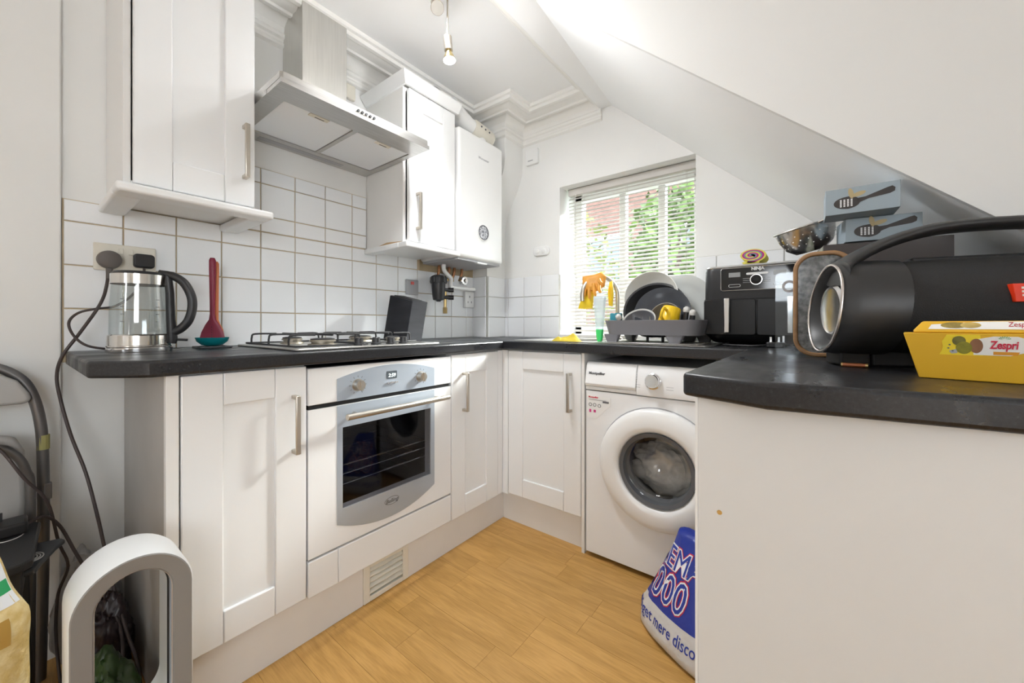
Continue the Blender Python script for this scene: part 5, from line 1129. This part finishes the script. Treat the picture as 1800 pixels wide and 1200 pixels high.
# black plastic step stool
ss = thing('step_stool', 'black plastic step stool printed with white rings at left edge', 'stool', (-1.48, -.12, 0))
M_ST = mat('stool_plastic', (.035, .036, .040), .45)
tp2 = [(-1.615, -.34), (-1.36, -.34), (-1.345, -.32), (-1.345, .012), (-1.36, .026), (-1.60, .044), (-1.615, .03)]
MB().prism(tp2, 'z', .452, .472).build('top', M_ST, ss, bevel=.004)
MB().prism([(-1.60, -.33), (-1.37, -.33), (-1.37, .012), (-1.60, .026)], 'z', .395, .4515).build('apron', M_ST, ss, bevel=.004)
lug = [(-1.585, .0), (-1.40, -.01), (-1.395, .03), (-1.44, .044), (-1.50, .066), (-1.53, .082), (-1.548, .076), (-1.555, .052)]
MB().prism(lug, 'z', .420, .432).build('grip_lug', mat('stool_slate', (.075, .08, .09), .5), ss, bevel=.004)
for lx, ly in ((-1.59, -.32), (-1.38, -.32), (-1.59, .012), (-1.385, .0)): MB().loft([[(lx-.02, ly-.018, .0005), (lx+.02, ly-.018, .0005), (lx+.02, ly+.018, .0005), (lx-.02, ly+.018, .0005)], [(lx*.98-1.48*.02-.014, ly-.012, .396), (lx*.98-1.48*.02+.014, ly-.012, .396), (lx*.98-1.48*.02+.014, ly+.012, .396), (lx*.98-1.48*.02-.014, ly+.012, .396)]]).build('leg', M_ST, ss, bevel=.003)
for cx_, cy_, r_, z_ in ((-1.545, -.01, .032, .4722), (-1.47, -.085, .035, .4722), (-1.47, .022, .028, .4322), (-1.47, .022, .022, .4322), (-1.47, .022, .016, .4322)):
    MB().tube([(cx_+r_*math.cos(2*PI*i/32), cy_+r_*.8*math.sin(2*PI*i/32), z_) for i in range(32)], .0013, 6, closed=True).build('ring_print', M_WHITEPRINT, ss)
pb = thing('power_adapter', 'black power adapter block with pins lying on step stool', 'adapter', (-1.565, .0, .4725))
MB().box(-1.60, -1.53, -.05, .022, .4728, .502).build('block', M_BLACK, pb, bevel=.006)
for yy in (-.035, -.02): MB().box(-1.585, -1.579, yy-.003, yy+.003, .502, .522).build('pin', M_BLACKM, pb)
MB().tube(bez([(-1.565, .020, .485), (-1.60, .050, .482), (-1.625, .078, .435), (-1.60, .104, .361), (-1.569, .128, .298), (-1.51, .16, .226), (-1.45, .175, .164), (-1.40, .17, .09), (-1.36, .15, .012)], 6), .0038, 8).build('cord', mat('dark_cable'), pb, smooth=60)
c2 = MB().tube(bez([(-1.66, -.12, .74), (-1.63, -.06, .714), (-1.615, -.021, .673), (-1.60, .016, .594), (-1.61, .055, .515), (-1.625, .075, .394), (-1.625, .092, .32), (-1.645, .075, .242), (-1.62, .07, .149), (-1.56, .075, .05), (-1.50, .08, .006), (-1.42, .07, .006)], 6), .0034, 8).build('loose_cable', mat('dark_cable'), None, smooth=60, origin=(-1.55, .07, .006))
tag(c2, 'thin black cable drooping from chair down behind the stool', 'cable')
# bag of frozen chips standing at the left edge
fb = thing('chip_bag', 'half transparent bag of pale chips with white and green print', 'bag', (-1.205, -.088, 0))
FC = Vector((-1.205, -.080, 0)); fdx = Vector((.11, .993, 0)); fdn = Vector((.993, -.11, 0))
def pillow(s, t, side, o_=0):   # s,t in -1..1
    hw = .100*(1-.12*t*t)+.006*noise.noise(Vector((s*2, t*4, 1))); hh = .305
    d = .055*(max(0, 1-abs(s)**2.2)**.6)*(max(0, 1-abs(t)**3)**.6)*(1+.10*noise.noise(Vector((s*4, t*7, 3+side))))
    return FC + fdx*(s*hw*(1-.85*max(0, t-.45))) + fdn*(side*d+o_*side) + Vector((0, 0, .308+t*hh))
def pillow_mesh(s0, s1_, t0, t1, side, o_, ns_, nt_):
    q = MB(); V_ = [pillow(s0+(s1_-s0)*i/ns_, t0+(t1-t0)*j/nt_, side, o_) for j in range(nt_+1) for i in range(ns_+1)]
    q.add(V_, [(j*(ns_+1)+i, j*(ns_+1)+i+1, (j+1)*(ns_+1)+i+1, (j+1)*(ns_+1)+i) for j in range(nt_) for i in range(ns_)]); return q
q = pillow_mesh(-1, 1, -1, 1, 1, 0, 30, 44); q2 = pillow_mesh(-1, 1, -1, 1, -1, 0, 30, 44); b0 = len(q.v); q.v += q2.v; q.f += [tuple(b0+i for i in f_) for f_ in q2.f]; q.mi += q2.mi
q.build('bag_film', mat('chips_through_film', (.80, .66, .36), .35, col2=(.62, .44, .16), vscale=45, bump=.8, bscale=60), fb, smooth=70)
pillow_mesh(-.99, .985, .52, .985, 1, .0012, 22, 14).build('white_print_panel', mat('bag_white', (.80, .82, .84), .3), fb, smooth=70)
pillow_mesh(-.99, .98, .60, .68, 1, .0022, 22, 5).build('green_band', mat('bag_green', (.02, .36, .12), .3), fb, smooth=70)
pillow_mesh(-.99, .985, -.98, -.42, 1, .0012, 22, 14).build('green_base', mat('bag_green'), fb, smooth=70)
pillow_mesh(-.6, .35, -.52, -.24, 1, .0024, 12, 8).build('nutrition_label', mat('bag_white'), fb, smooth=70)
pillow_mesh(.55, .80, .30, .46, 1, .0024, 6, 6).build('brown_seal', mat('seal_brown', (.45, .26, .05), .5), fb, smooth=70)
text_obj('band_lettering', 'made w', .022, None, M_WHITEPRINT, fb, ext=0, warp=lambda q_: pillow(.48+q_.x/.10, .64+q_.y/.305, 1, .0034))
text_obj('heading_lettering', 'IL', .042, None, M_PRINT, fb, ext=0, warp=lambda q_: pillow(.50+q_.x/.10, .80+q_.y/.305, 1, .003))
# crumpled plastic bags behind the fan
def crumple(name, label, c, r, m, seed):
    bm = bmesh.new(); bmesh.ops.create_icosphere(bm, subdivisions=5, radius=1); V_ = []
    for v in bm.verts:
        p_ = v.co; k_ = 1+.30*noise.noise(p_*1.7+Vector((seed, 0, 0)))+.16*abs(noise.noise(p_*4.2+Vector((0, seed, 0))))+.05*noise.noise(p_*10)
        V_.append((c[0]+p_.x*r[0]*k_, c[1]+p_.y*r[1]*k_, max(.001, c[2]+p_.z*r[2]*k_)))
    q = MB(); q.add(V_, [tuple(x_.index for x_ in f_.verts) for f_ in bm.faces]); bm.free()
    return tag(q.build(name, m, None, smooth=50, origin=(c[0], c[1], 0)), label, 'bag')
crumple('crumpled_bag', 'crumpled dark green plastic bag on floor behind the fan', (-1.30, .125, .085), (.085, .055, .12), mat('green_film', (.035, .08, .015), .3, var=.6, vscale=12), 1.3)
crumple('crumpled_bag', 'dark maroon bag seen through the fan loop', (-1.52, .155, .10), (.07, .05, .13), mat('maroon_film', (.022, .012, .014), .35), 4.1)
crumple('crumpled_bag', 'pale crumpled plastic bag against wall behind the stool', (-1.68, .13, .14), (.075, .06, .17), mat('pale_film', (.45, .44, .43), .35, var=.3, vscale=10), 7.7)
